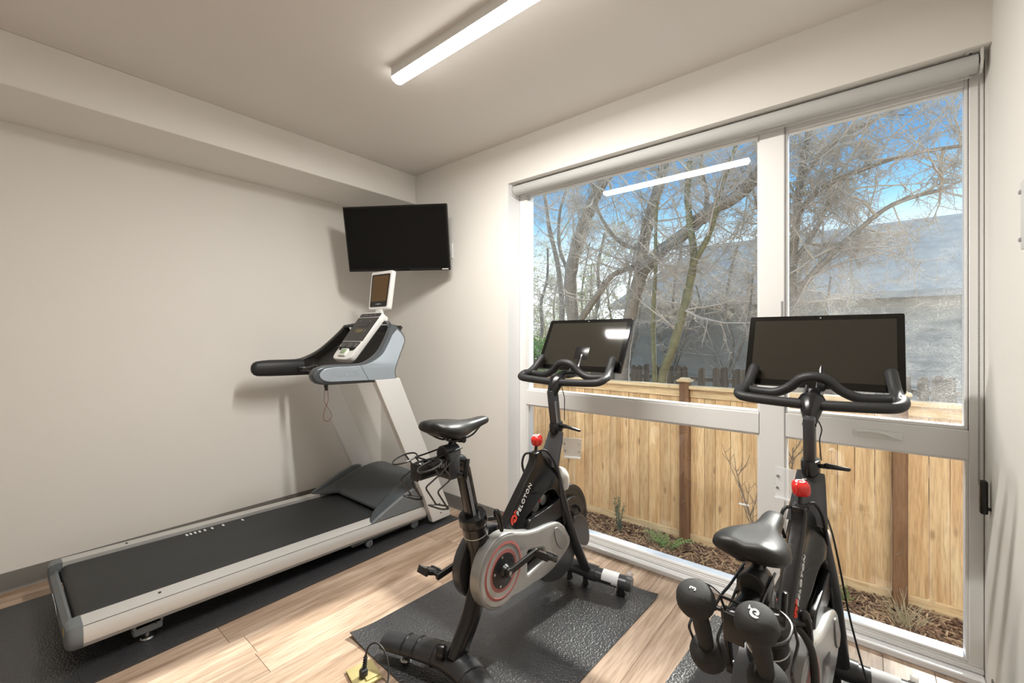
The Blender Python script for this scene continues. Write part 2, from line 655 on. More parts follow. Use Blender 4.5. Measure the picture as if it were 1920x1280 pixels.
def pane(x0, x1, z0, z1, m='glass', name='pane'):
    b = B().box((0, 0, 0), (x1 - x0, 0.003, z1 - z0))
    o = obj(name, b, m, win)
    o.location = V(((x0 + x1) / 2, YG, (z0 + z1) / 2)) - V(win.location)
    return o
pane(1.640, 3.118, 0.98, 2.39)
pane(1.640, 3.118, 0.066, 0.862)
pane(3.240, 3.856, 0.99, 2.375, 'glass_dusty')
pane(3.240, 3.856, 0.066, 0.862)
# bottom track and curb
wpart('bottom_track', [(FX0, FX1, 0.125, YO, 0.03, 0.05), (FX0, FX1, 0.138, YO, 0.05, 0.066), (FX0, FX1, 0.131, 0.135, 0.05, 0.057)], bevel=0.002)
wpart('sill_curb', [(FX0, FX1, 0.083, YO, 0.0, 0.028)], 'jamb', bevel=0.004)
wpart('mullion_label', [(3.219, 3.2285, YF - 0.0025, YF, 1.45, 1.535)], 'grey_print', bevel=0.001)  # thin grey sticker lying on the mullion face
# folding crank handle with cover on the right transom
hb = B()
hb.box((3.585, YF - 0.006, 0.930), (0.165, 0.012, 0.034), bevel=0.005, seg=2)
hb.tube(smooth([(3.515, YF - 0.014, 0.937), (3.55, YF - 0.018, 0.942), (3.60, YF - 0.02, 0.940), (3.63, YF - 0.018, 0.928), (3.66, YF - 0.014, 0.921)], 4), 0.006, 8, round_ends=True)
h = obj('crank_handle', hb, 'white_plastic', win)
h.location = -V(win.location)

# ------------------------------------------------------------------ roller blind, rolled up
rb = empty('roller_blind', ((WX0 + XR) / 2, 0.06, 2.411))
tag(rb, 'grey roller blind rolled up at the top of the window', 'blind')
RC = V((0, 0.060, 2.411))
b = B().cyl((WX0 + 0.022, RC.y, RC.z), (XR - 0.03, RC.y, RC.z), 0.034, n=40)
obj('fabric_roll', b, 'blind', rb, world=True)
b = B().box((0, 0, 0), (XR - WX0 - 0.08, 0.004, 0.008), bevel=0.001)
b.xform(Matrix.Translation(((WX0 + XR) / 2, RC.y + 0.030, RC.z - 0.033)))
obj('hem_bar', b, 'bracket', rb, world=True)
for x, s in ((WX0 + 0.012, 1), (XR - 0.022, -1)):
    b = B()
    pl = [(RC.y - 0.040, 0.040), (RC.y + 0.040, 0.040), (RC.y + 0.040, -0.015), (RC.y + 0.027, -0.034), (RC.y, -0.042), (RC.y - 0.027, -0.034), (RC.y - 0.040, -0.012)]
    b.plate([[(p[0], p[1] + RC.z) for p in pl]], 0.004, 0.001, YZ(x))
    b.box((x + s * 0.02, RC.y, WZ1 - 0.003), (0.045, 0.07, 0.005))
    br = obj('bracket', b, 'bracket', rb, world=True)
    b = B()
    for dy in (-0.02, 0.012):
        b.cyl((x + s * 0.028, RC.y + dy, WZ1 - 0.007), (x + s * 0.028, RC.y + dy, WZ1 - 0.004), 0.005, n=8)
    b.cyl((x + s * 0.004, RC.y, RC.z), (x + s * 0.007, RC.y, RC.z), 0.026, n=20)
    o = obj('bracket_hardware', b, 'darkscrew' if s < 0 else 'grey_print', br)
# bead chain loop and its wall tensioner
cx_, zt, zb = XR - 0.030, RC.z - 0.02, 0.80
for dy in (-0.028, 0.0):
    b = B()
    z = zb
    bead = None
    while z < zt:
        g = bmesh.ops.create_icosphere(b.bm, subdivisions=1, radius=0.0024)
        bmesh.ops.translate(b.bm, verts=g['verts'], vec=(cx_, 0.035 + dy * 0.6, z))
        z += 0.0072
    b.cyl((cx_, 0.035 + dy * 0.6, zb), (cx_, 0.035 + dy * 0.6, zt), 0.0009, n=5)
    obj('bead_chain', b, 'chain', rb, world=True)
b = B().box((XR - 0.018, 0.028, 0.755), (0.022, 0.03, 0.125), bevel=0.006)
b.cyl((XR - 0.008, 0.018, 0.715), (XR, 0.018, 0.715), 0.006, n=10)
obj('chain_tensioner', b, 'black', rb, world=True)

# ------------------------------------------------------------------ ceiling light: wraparound strip
lt = empty('ceiling_light', (2.25, -1.0, H))
tag(lt, 'long white strip light glowing on the ceiling', 'ceiling light')
LX0, LX1, LY = 1.65, 2.86, -1.0
b = B()
prof = [(-0.036, 0), (-0.036, -0.048), (0.036, -0.048), (0.036, 0)]
b.ring_loft([[V((x, LY + p[0], H + p[1])) for p in prof] for x in (LX0, LX1)])
obj('housing', b, 'white_plastic', lt, world=True)
M['lamp'] = emit_mat('lamp_diffuser', (1.0, 0.955, 0.89), LIGHT_STRENGTH)
prof = [(-0.035 * math.cos(R(a)), -0.0482 - 0.023 * math.sin(R(a))) for a in range(0, 181, 15)]
b = B().ring_loft([[V((x, LY + p[0], H + p[1])) for p in prof] for x in (LX0, LX0 + 0.001, LX1 - 0.001, LX1)])
obj('diffuser', b, M['lamp'], lt, world=True)
al = bpy.data.lights.new('strip_light', 'AREA')
al.shape = 'RECTANGLE'
al.size, al.size_y = LX1 - LX0 - 0.02, 0.055
al.energy = LAMP_WATTS
al.color = (1.0, 0.965, 0.91)
alo = bpy.data.objects.new('strip_light', al)
COL.objects.link(alo)
alo.parent = lt
alo.location = V(((LX0 + LX1) / 2, LY, H - 0.074)) - V(lt.location)

# ------------------------------------------------------------------ television in the corner
c_r, c_l = V((1.072, -0.115, 0)), V((0.374, -0.56, 0))
wd = (c_r - c_l).normalized()
nrm = V((wd.y, -wd.x, 0))
tvw = (c_r - c_l).length
tv = empty('television', (c_r + c_l) / 2 + V((0, 0, 2.095)))
tag(tv, 'black flat-screen television mounted high in the corner, tilted down', 'television')
tilt = R(13)
upv = V((0, 0, 1)) * math.cos(tilt) + nrm * math.sin(tilt)
fw = nrm * math.cos(tilt) - V((0, 0, 1)) * math.sin(tilt)
tm = basis((0, 0, 0.027), wd, upv)
th = 0.497
b = B().box((0, 0, -0.012), (tvw, th, 0.03), bevel=0.006).xform(tm)
obj('housing', b, 'screen_bezel', tv)
b = B().box((0, -0.01, -0.045), (tvw * 0.7, th * 0.62, 0.05), bevel=0.015).xform(tm)
obj('back_cover', b, 'black', tv)
b = B()
bz = 0.014
b.plate([[(-tvw / 2, -th / 2), (tvw / 2, -th / 2), (tvw / 2, th / 2), (-tvw / 2, th / 2)], [(-tvw / 2 + bz, -th / 2 + 0.02), (-tvw / 2 + bz, th / 2 - bz), (tvw / 2 - bz, th / 2 - bz), (tvw / 2 - bz, -th / 2 + 0.02)]], 0.004, 0.001, tm @ Matrix.Translation((0, 0, 0.004)))
obj('bezel', b, 'screen_bezel', tv)
b = B().box((0, 0.003, 0.0035), (tvw - 2 * bz, th - 0.034, 0.002)).xform(tm)
obj('screen', b, 'tvscreen' if 'tvscreen' in M else 'screen', tv)
b = B().box((tvw / 2 - 0.04, -th / 2 + 0.010, 0.0083), (0.05, 0.007, 0.0006)).xform(tm)
obj('logo', b, 'white', tv)
b = B()
mid = tm @ V((0, -0.01, -0.06))
corner = V((0.0, 0.0, 2.10)) - V(tv.location)
b.box((0, -0.01, -0.075), (0.22, 0.22, 0.012)).xform(tm)
wp = V((0.62, -0.02, 2.10)) - V(tv.location)
b.tube([mid, mid - nrm * 0.06, wp + V((0, -0.10, 0)), wp], 0.018, 10)
b.box(wp, (0.12, 0.03, 0.28))
obj('wall_mount', b, 'black', tv)

# outlet box beside the television
b = B().box((0, 0, 0), (0.075, 0.008, 0.118), bevel=0.003)
wpo = obj('wall_plate', b, 'white_plastic')
wpo.location = (0.958, -0.004, 2.045)
tag(wpo, 'white wall plate peeking out behind the right edge of the television', 'wall plate')

# clear holder on the right wall, only its edge in view
wh = empty('wall_holder', (XR, -0.50, 1.70))
tag(wh, 'small white wall holder with dark clips at the right edge of the photo', 'holder')
obj('plate', B().box((XR - 0.004, -0.545, 1.715), (0.008, 0.24, 0.20), bevel=0.003), 'white_plastic', wh, world=True)
for z in (1.785, 1.645):
    obj('clip', B().box((XR - 0.006, -0.428, z), (0.012, 0.016, 0.012), bevel=0.003), 'grey_print', wh, world=True)
# ================================================================== outdoors
GZ = -0.76
M['mulch'] = mat('bark_mulch', (0.162, 0.083, 0.045), 0.95, var=0.55, scale=45, bump=0.9, bscale=60)
M['chip'] = mat('bark_chip', (0.210, 0.115, 0.068), 0.9, var=0.5, scale=9)
M['chip_pale'] = mat('dry_needles', (0.441, 0.294, 0.168), 0.9, var=0.3, scale=15)
M['cedar'] = wood_mat('new_cedar', (0.766, 0.531, 0.287), (0.616, 0.372, 0.175), (0.828, 0.638, 0.383), (11, 11, 0.7), 0.65, knots=0.75, ringscale=1.5, bump=0.15, objvar=0.2)
M['cedar_post'] = wood_mat('stained_post', (0.227, 0.113, 0.049), (0.146, 0.068, 0.033), (0.282, 0.150, 0.073), (11, 11, 0.7), 0.7, knots=0.5, ringscale=1.5, bump=0.2, objvar=0.1)
M['cedar_rail'] = wood_mat('new_cedar_rail', (0.755, 0.571, 0.337), (0.633, 0.429, 0.225), (0.816, 0.663, 0.438), (0.7, 11, 11), 0.65, knots=0.4, ringscale=1.5, bump=0.15, objvar=0.06)
M['oldwood'] = wood_mat('weathered_picket', (0.168, 0.151, 0.126), (0.092, 0.088, 0.071), (0.227, 0.205, 0.176), (11, 11, 0.7), 0.9, knots=0.3, ringscale=1.5, bump=0.3, objvar=0.2)
M['bark'] = mat('grey_bark', (0.283, 0.257, 0.215), 0.95, var=0.45, scale=11, bump=0.8, bscale=30)
M['bark_moss'] = mat('mossy_bark', (0.221, 0.212, 0.120), 0.95, var=0.5, scale=9, bump=0.8, bscale=30)
M['twig'] = mat('pale_twig', (0.487, 0.445, 0.383), 0.9, var=0.2, scale=5)
M['twig_dark'] = mat('brown_twig', (0.200, 0.159, 0.118), 0.9, var=0.25, scale=5)
M['leaf'] = mat('hedge_leaf', (0.145, 0.302, 0.064), 0.55, var=0.5, scale=6)
M['bud'] = mat('spring_bud', (0.529, 0.568, 0.202), 0.7, var=0.3, scale=6)
M['fern'] = mat('fern_green', (0.231, 0.357, 0.105), 0.7, var=0.3, scale=20)
M['conifer'] = mat('conifer_green', (0.073, 0.167, 0.098), 0.7, var=0.3, scale=20)
M['straw'] = mat('dry_grass', (0.546, 0.473, 0.294), 0.8, var=0.3, scale=20)
M['siding'] = mat('grey_siding', (0.46, 0.465, 0.44), 0.8, var=0.1, scale=1.3)
M['shingle'] = mat('grey_shingle', (0.40, 0.38, 0.335), 0.9, var=0.35, scale=5, bump=0.3, bscale=25)
M['concrete'] = mat('pale_siding', (0.74, 0.72, 0.68), 0.85, var=0.06, scale=4)

g = B()
g.grid(lambda u, v: V((-22 + 50 * u, 0.2 + 45 * v * v, GZ + (0.02 * math.sin(u * 170) * math.cos(v * 23)))), 60, 40)
struct(obj('ground', g, 'mulch'))
struct(obj('wall_exterior', B().box((XR / 2 - 2, 0.195, -0.45), (16, 0.06, 0.92)).box((-2.6, 0.2, 1.8), (5.0, 0.06, 5.0)).box((7.0, 0.2, 1.8), (6.0, 0.06, 5.0)), 'concrete'))

rng = random.Random(11)
def chips(name, n, m, x0, x1, y0, y1, lmin, lmax, seed):
    r = random.Random(seed)
    vs_, fs = [], []
    for i in range(n):
        x, y = r.uniform(x0, x1), r.uniform(y0, y1)
        a = r.uniform(0, PI)
        L, W = r.uniform(lmin, lmax), r.uniform(0.003, 0.009)
        e = V((math.cos(a), math.sin(a), r.uniform(-0.5, 0.5))).normalized()
        s_ = e.cross(V((r.uniform(-.5, .5), r.uniform(-.5, .5), 1))).normalized()
        c = V((x, y, GZ + 0.012 + 0.02 * r.random() + 0.02))
        k = len(vs_)
        up = s_.cross(e) * 0.003
        for q in (1, -1):
            vs_ += [c - e * L - s_ * W + up * q, c + e * L - s_ * W * 0.6 + up * q, c + e * L + s_ * W * 0.6 + up * q, c - e * L + s_ * W + up * q]
        fs += [(k, k + 1, k + 2, k + 3), (k + 4, k + 7, k + 6, k + 5), (k, k + 4, k + 5, k + 1), (k + 2, k + 6, k + 7, k + 3), (k + 1, k + 5, k + 6, k + 2), (k, k + 3, k + 7, k + 4)]
    me = bpy.data.meshes.new(name)
    me.from_pydata(vs_, [], fs)
    return me
o = obj('mulch_chips', chips('mulch_chips', 7500, None, 0.4, 4.6, 1.35, 2.35, 0.006, 0.021, 1), 'chip')
o['kind'] = 'stuff'
tag(o, 'dark bark mulch chips scattered at the foot of the new cedar fence', 'mulch')
o = obj('dry_needles', chips('dry_needles', 2600, None, 0.4, 4.6, 1.3, 2.1, 0.02, 0.05, 2), 'chip_pale')
o['kind'] = 'stuff'
tag(o, 'pale dry needles strewn over the mulch outside the window', 'needles')

# ------------------------------------------------------------------ new cedar fence
FY = 2.2
fence = empty('wooden_fence', (2.1, FY, GZ))
tag(fence, 'new golden cedar board fence with brown posts and flat top rail outside', 'fence')
posts = [-2.2, -0.06, 2.104, 3.744, 5.385]
pb = finish(B().box((0, 0, 0), (0.089, 0.089, 1.70), bevel=0.004, seg=1))
cap = B().box((0, 0, 0), (0.135, 0.135, 0.022), bevel=0.004, seg=1)
cap.ring_loft([[V((sx_ * k, sy_ * k, z)) for sx_, sy_ in ((-1, -1), (1, -1), (1, 1), (-1, 1))] for k, z in ((0.052, 0.011), (0.036, 0.030))])
cap = finish(cap)
for x in posts:
    p = obj('post', pb, 'cedar_post', fence)
    p.location = V((x, FY - 0.02, 0.90 - 0.85)) - V(fence.location)
    c = obj('post_cap', cap, 'cedar_rail', p)
    c.location = (0, 0, 0.861)
    nb = B()
    for dz in (0.0, 0.025, 0.012):
        nb.cyl((-0.02 + dz, -0.0455, -0.62 + 0.24 + dz), (-0.02 + dz, -0.0435, -0.62 + 0.24 + dz), 0.004, n=6)
    obj('nail', nb, 'steel', p)
boards = {}
for i in range(len(posts) - 1):
    a, b_ = posts[i] + 0.0445, posts[i + 1] - 0.0445
    n = max(13, round((b_ - a) / 0.118))
    widths = [1 + 0.14 * math.sin(i * 7.3 + k * 2.9) for k in range(n)]
    tot = sum(widths)
    x = a
    for k in range(n):
        w = widths[k] / tot * (b_ - a)
        yj = 0.0015 * ((k * 37 + i * 11) % 5 - 2)
        o = obj('plank', B().box((0, 0, 0), (w - 0.0035, 0.018, 1.60), bevel=0.002, seg=1), 'cedar', fence)
        o.location = V((x + w / 2, FY + 0.022 + yj, 0.055)) - V(fence.location)
        x += w
    L = b_ - a
    for z, hgt, y, nm in ((0.845, 0.036, FY - 0.005, 'top_cap'), (0.785, 0.085, FY + 0.001, 'top_rail'), (-0.692, 0.095, FY + 0.001, 'bottom_rail')):
        d = 0.10 if nm == 'top_cap' else 0.022
        o = obj(nm, B().box((0, 0, 0), (L - 0.002, d, hgt), bevel=0.003, seg=1), 'cedar_rail', fence)
        o.location = V(((a + b_) / 2, y, z)) - V(fence.location)

# ------------------------------------------------------------------ old picket fence farther back
OFY = 7.0
pf = empty('picket_fence', (0.5, OFY, GZ))
tag(pf, 'old weathered grey picket fence behind the new cedar fence', 'fence')
pk = []
for t_ in range(3):
    pl = [(-0.068, 0), (0.068, 0), (0.068, 1.44 + 0.03 * t_), (0.03, 1.50), (-0.02, 1.49), (-0.068, 1.45)]
    pk.append(finish(B().plate([pl], 0.009, 0.0, XZ(0))))
x = -1.6
k = 0
while x < 6.0:
    gap = 0.30 if (abs(x - 0.55) < 0.1 or abs(x - 0.90) < 0.1) else 0.168
    o = obj('picket', pk[k % 3], 'oldwood', pf)
    o.location = (x - 0.5, 0.0, 0.02 * math.sin(k * 1.7))
    o.rotation_euler = (0, R(1.2 * math.sin(k * 2.3)), 0)
    x += gap
    k += 1
for z in (0.35, 1.24):
    o = obj('rail', B().box((0, 0, 0), (7.6, 0.035, 0.08)), 'oldwood', pf)
    o.location = (1.7, 0.03, z)

# ------------------------------------------------------------------ neighbouring building
nb_ = empty('neighbour_building', (4.0, 14.0, GZ))
tag(nb_, 'long low grey building with a grey shingled roof behind the bare trees', 'building')
BY, ez, rz_ = 12.0, 2.55, 4.72
obj('wall', B().box((4.5, BY + 3.0, (ez + GZ) / 2), (15, 6.0, ez - GZ)), 'siding', nb_, world=True)
for k in range(16):
    z = GZ + 0.1 + k * 0.2
    o = obj('siding_board', B().box((4.5, BY - 0.012, z + 0.09), (15.0, 0.02, 0.185), rot=None), 'siding', nb_, world=True)
rf = B()
e0, e1 = V((-3.5, BY - 0.5, ez - 0.1)), V((12.5, BY - 0.5, ez - 0.1))
r0, r1 = V((-1.25, BY + 2.5, rz_)), V((12.5, BY + 2.5, rz_))
f0, f1 = V((-3.5, BY + 6, ez - 0.1)), V((12.5, BY + 6, ez - 0.1))
dz = V((0, 0, 0.12))
def quad(b, *p):
    b.bm.faces.new([b.bm.verts.new(q) for q in p])
quad(rf, e0, e1, r1, r0); quad(rf, f1, f0, r0, r1)
rf.bm.faces.new([rf.bm.verts.new(q) for q in (f0, e0, r0)])
quad(rf, e0, f0, f1, e1)
roof = obj('roof', rf, 'shingle', nb_, world=True, sharp=10)
obj('fascia', B().box((4.5, BY - 0.51, ez - 0.17), (16, 0.03, 0.16)), 'siding', nb_, world=True)

# ------------------------------------------------------------------ bare trees
class PD:
    def __init__(s):
        s.v, s.f = [], []
    def tube(s, path, radii, n):
        P = path
        m = len(P)
        k0 = len(s.v)
        side = None
        for i in range(m):
            t = (P[min(i + 1, m - 1)] - P[max(i - 1, 0)])
            if t.length < 1e-6:
                t = V((0, 0, 1))
            t.normalize()
            if side is None:
                side = t.cross(V((0.3, 1, 0.2))).normalized()
            side = (side - t * side.dot(t)).normalized()
            u = t.cross(side)
            for k in range(n):
                a = 2 * PI * k / n
                s.v.append(P[i] + (side * math.cos(a) + u * math.sin(a)) * radii[i])
        for i in range(m - 1):
            for k in range(n):
                a, b = k0 + i * n + k, k0 + i * n + (k + 1) % n
                s.f.append((a, b, b + n, a + n))
    def mesh(s, name):
        me = bpy.data.meshes.new(name)
        me.from_pydata(s.v, [], s.f)
        for p in me.polygons:
            p.use_smooth = True
        return me

def rvec(r):
    return V((r.gauss(0, 1), r.gauss(0, 1), r.gauss(0, 1))).normalized()

def wander(r, p, d, L, seg, jit, lift):
    path = [p.copy()]
    d = d.normalized()
    for i in range(seg):
        d = (d + rvec(r) * jit + V((0, 0, lift))).normalized()
        p = p + d * (L / seg)
        path.append(p.copy())
    return path, d

def twigs(pd, r, path, rad, level, dens, lift, lscale):
    """side shoots along a branch"""
    n = max(1, int(dens))
    m = len(path)
    for k in range(n):
        t = r.uniform(0.12, 1.0) * (m - 1.001)
        i = int(t)
        p = path[i].lerp(path[i + 1], t - i)
        d0 = (path[i + 1] - path[i]).normalized()
        d = (d0 * 0.55 + rvec(r) * 0.95).normalized()
        L = lscale * r.uniform(0.5, 1.15) * (1.0 - 0.4 * t / m)
        if level == 0:
            pth, _ = wander(r, p, d, L, 3, 0.22, lift)
            pd.tube(pth, [0.0034, 0.003, 0.0025, 0.0015], 3)
        else:
            pth, _ = wander(r, p, d, L, 5, 0.2, lift)
            r0 = rad * 0.42
            pd.tube(pth, [r0 * (1 - 0.14 * q) for q in range(6)], 4 if level > 1 else 3)
            twigs(pd, r, pth, r0, level - 1, 9 if level == 1 else 8, lift, lscale * (0.42 if level > 1 else 0.45))

def tree(name, label, Y, limbs, seed, bark='bark', twig='twig', nb=26, blen=1.7, level=2, lift=0.05, buds=0, dn=11):
    r = random.Random(seed)
    x0, z0 = limbs[0][0][0]
    t = empty(name, (x0, Y, GZ))
    tag(t, label, 'tree', 'bare trees beyond the fence')
    trunk, tw = PD(), PD()
    for pts, r0, r1, dy in limbs:
        P = [V((x, Y + dy * (i / max(1, len(pts) - 1)) + 0.04 * math.sin(i * 2.1 + seed), z)) for i, (x, z) in enumerate(pts)]
        if pts is limbs[0][0]:
            P = [V((P[0].x + (P[0].x - P[1].x) * 0.5, P[0].y, GZ - 0.05))] + P
        S = smooth(P, 5)
        n = len(S)
        trunk.tube([p - V(t.location) for p in S], [(r0 + (r1 - r0) * i / n) * (1 + 0.06 * math.sin(i * 1.9)) for i in range(n)], 10)
        cnt = max(3, int(0.72 * nb * len(pts) / 8))
        for k in range(cnt):
            i = int(n * r.uniform(0.3 if pts is limbs[0][0] else 0.12, 0.99))
            i = min(i, n - 2)
            d0 = (S[i + 1] - S[i]).normalized()
            side = V((r.gauss(0, 1), r.gauss(0, 0.8), r.gauss(0.1, 0.6))).normalized()
            d = (d0 * 0.4 + side).normalized()
            L = blen * r.uniform(0.55, 1.25)
            pth, _ = wander(r, S[i] - V(t.location), d, L, 7, 0.16, lift)
            rr = r.uniform(0.009, 0.021)
            tw.tube(pth, [rr * (1 - 0.11 * q) for q in range(8)], 5)
            twigs(tw, r, pth, rr, level - 1, dn, lift * 0.5, L * 0.42)
    obj('trunk', trunk.mesh('trunk'), bark, t)
    obj('branches', tw.mesh('branches'), twig, t)
    if buds:
        bd = PD()
        for k in range(buds):
            p = tw.v[r.randrange(len(tw.v))] + rvec(r) * 0.02
            e = rvec(r) * 0.028
            f = e.cross(rvec(r)).normalized() * 0.016
            q = len(bd.v)
            bd.v += [p - e, p + f, p + e, p - f]
            bd.f.append((q, q + 1, q + 2, q + 3))
        obj('buds', bd.mesh('buds'), 'bud', t)
    return t

tree('bare_tree', 'slender grey bare tree leaning left, nearest the left window jamb', 7.5,
     [([(-2.79, 0.51), (-2.86, 1.52), (-2.96, 2.39), (-3.14, 3.42), (-3.42, 4.35), (-3.64, 5.06), (-3.79, 5.77)], 0.10, 0.05, 0.5)], 3, nb=20, blen=1.8)
tree('bare_tree', 'thick grey bare tree with a cleft trunk leaning right at its top', 6.5,
     [([(-1.79, 0.49), (-1.82, 1.5), (-1.88, 2.26), (-1.83, 2.89), (-1.64, 3.63), (-1.34, 4.2), (-0.98, 4.73), (-0.64, 5.12), (-0.33, 5.51)], 0.18, 0.11, -0.3),
      ([(-1.72, 1.65), (-1.36, 2.05), (-1.02, 2.34), (-0.64, 2.64), (-0.21, 2.76), (0.36, 2.88), (0.73, 2.97), (1.23, 2.95)], 0.085, 0.02, -1.0),
      ([(-1.84, 2.6), (-2.2, 3.1), (-2.5, 3.7), (-2.55, 4.6), (-2.4, 5.4)], 0.06, 0.03, 0.7)], 5, nb=24, blen=1.8)
tree('bare_tree', 'large bare tree with a heavy limb sweeping up to the right', 6.0,
     [([(-0.4, 0.6), (-0.32, 1.26), (-0.18, 2.02), (-0.06, 2.67), (0.04, 3.3), (0.18, 3.92), (0.35, 4.62), (0.46, 5.27), (0.54, 6.02)], 0.15, 0.09, 0.3),
      ([(-0.22, 1.75), (0.06, 2.55), (0.44, 2.95), (0.94, 3.25), (1.41, 3.54), (1.8, 3.66), (2.13, 3.91), (2.44, 4.28)], 0.13, 0.09, -0.6),
      ([(0.02, 3.1), (-0.35, 3.3), (-0.7, 3.9), (-0.8, 4.6)], 0.05, 0.02, -0.6),
      ([(1.2, 3.45), (1.25, 4.0), (1.1, 4.6), (1.15, 5.3)], 0.05, 0.025, 0.4)], 8, nb=28, blen=1.9)
tree('bare_tree', 'thin straight mossy sapling between the two big trees', 5.5,
     [([(0.5, 0.63), (0.44, 1.47), (0.46, 2.06), (0.48, 2.66), (0.44, 3.26), (0.47, 3.9)], 0.05, 0.025, 0.2)], 12, bark='bark_moss', nb=14, blen=1.2)
tree('bare_tree', 'mossy green-grey tree leaning right above the old picket fence', 5.5,
     [([(0.62, 0.55), (0.84, 1.18), (1.02, 1.84), (1.12, 2.4), (1.19, 2.77), (1.12, 3.34), (1.05, 3.92), (1.1, 4.48)], 0.085, 0.05, 0.1),
      ([(1.15, 2.6), (1.5, 3.1), (1.7, 3.7), (1.95, 4.4)], 0.05, 0.025, -0.4)], 14, bark='bark_moss', nb=22, blen=1.5)
tree('bare_tree', 'twiggy bare tree crowding the right window pane', 5.5,
     [([(2.70, 0.8), (2.68, 1.61), (2.65, 2.27), (2.68, 2.84), (2.73, 3.4), (2.78, 3.96), (2.88, 4.57), (2.95, 5.03)], 0.075, 0.04, 0.0),
      ([(2.66, 1.9), (2.85, 2.2), (3.1, 2.5), (3.4, 2.8), (3.8, 3.1), (4.3, 3.2)], 0.055, 0.02, -0.3),
      ([(2.70, 3.2), (3.0, 3.5), (3.5, 3.65), (4.0, 3.7), (4.6, 3.6)], 0.045, 0.016, -0.5),
      ([(2.72, 3.7), (3.1, 4.1), (3.6, 4.3), (4.1, 4.5)], 0.04, 0.015, -0.3),
      ([(2.68, 2.7), (2.3, 3.1), (2.1, 3.7), (2.0, 4.3)], 0.035, 0.014, 0.3),
      ([(2.66, 2.5), (2.95, 3.0), (3.1, 3.5), (3.2, 4.2)], 0.04, 0.02, 0.4)], 21, nb=52, blen=1.25, level=2, lift=0.0)
tree('budding_tree', 'pale budding tree far behind the left trunks', 11.0,
     [([(-6.2, 0.5), (-6.1, 1.6), (-6.2, 2.6), (-6.0, 3.6), (-6.1, 4.8)], 0.09, 0.04, 0.5)], 31, nb=34, blen=2.0, buds=2600)
tree('budding_tree', 'pale budding tree in the distance between the two thick trunks', 9.6,
     [([(-3.0, 0.5), (-3.1, 1.6), (-2.9, 2.6), (-3.0, 3.6), (-2.8, 4.6)], 0.08, 0.04, 0.3)], 32, nb=30, blen=1.9, buds=2200)

# a thicket of thin bare trees farther off
for k, (x, y, hgt, lab) in enumerate([(-8.6, 12.5, 5.2, 'distant thin tree at the far left of the thicket'), (-7.2, 13.5, 4.6, 'distant thin tree second from the left in the thicket'), (-4.9, 12.0, 5.0, 'distant thin tree behind the cleft trunk'),
                                      (-2.4, 10.6, 4.4, 'distant thin tree left of the large tree with the sweeping limb'), (-1.0, 10.8, 4.2, 'distant thin tree directly behind the large sweeping-limbed tree'), (0.6, 10.4, 3.8, 'distant thin tree in front of the grey building, behind the mossy sapling'),
                                      (2.2, 10.2, 3.4, 'distant thin tree in front of the grey building, behind the mullion'), (-10.5, 14.5, 5.6, 'distant thin tree beyond the left window jamb')]):
    tree('thicket_tree', lab, y, [([(x, 0.3), (x + 0.1, hgt * 0.3), (x - 0.1, hgt * 0.6), (x + 0.15, hgt)], 0.07, 0.03, 0.4), ([(x, 0.2), (x + 0.5, hgt * 0.4), (x + 0.7, hgt * 0.8)], 0.05, 0.02, -0.4), ([(x, 0.2), (x - 0.5, hgt * 0.35), (x - 0.9, hgt * 0.75)], 0.05, 0.02, 0.3)], 50 + k, nb=44, blen=1.5, buds=900 if x < -4 else 0)['group'] = 'thin trees of the far thicket'
# budding shrubs closing the view at the far left
for k, (x, y, w, hgt, lab) in enumerate([(-9.0, 13.0, 2.2, 2.9, 'pale yellow-green budding shrub far off at the left edge of the window'), (-5.6, 13.4, 2.0, 2.6, 'pale yellow-green budding shrub far off between the slender and the cleft tree'), (-12.8, 14.0, 2.4, 3.1, 'pale yellow-green budding shrub far off beyond the left jamb')]):
    sb_ = empty('budding_shrub', (x, y, GZ))
    tag(sb_, lab, 'shrub', 'far budding shrubs')
    r = random.Random(70 + k)
    br_, lf_ = PD(), PD()
    for q in range(150):
        p0_ = V((r.uniform(-w, w) * 0.8, r.uniform(-0.6, 0.6), 0))
        pth, _ = wander(r, p0_, V((r.uniform(-0.35, 0.35), r.uniform(-0.2, 0.2), 1)), hgt * r.uniform(0.7, 1.25), 7, 0.12, 0.03)
        br_.tube(pth, [0.016, 0.014, 0.012, 0.010, 0.008, 0.007, 0.005, 0.004], 4)
        for j in range(14):
            i = r.randrange(2, 7)
            p2, _ = wander(r, pth[i], rvec(r) + V((0, 0, 0.5)), 0.5, 3, 0.2, 0.02)
            br_.tube(p2, [0.006, 0.005, 0.004, 0.003], 3)
            for m_ in range(5):
                c_ = p2[r.randrange(1, 4)] + rvec(r) * 0.04
                e_ = rvec(r) * 0.03
                f_ = e_.cross(rvec(r)).normalized() * 0.017
                n_ = len(lf_.v)
                lf_.v += [c_ - e_, c_ + f_, c_ + e_, c_ - f_]
                lf_.f.append((n_, n_ + 1, n_ + 2, n_ + 3))
    obj('branches', br_.mesh('branches'), 'twig', sb_)
    obj('buds', lf_.mesh('buds'), 'bud', sb_)
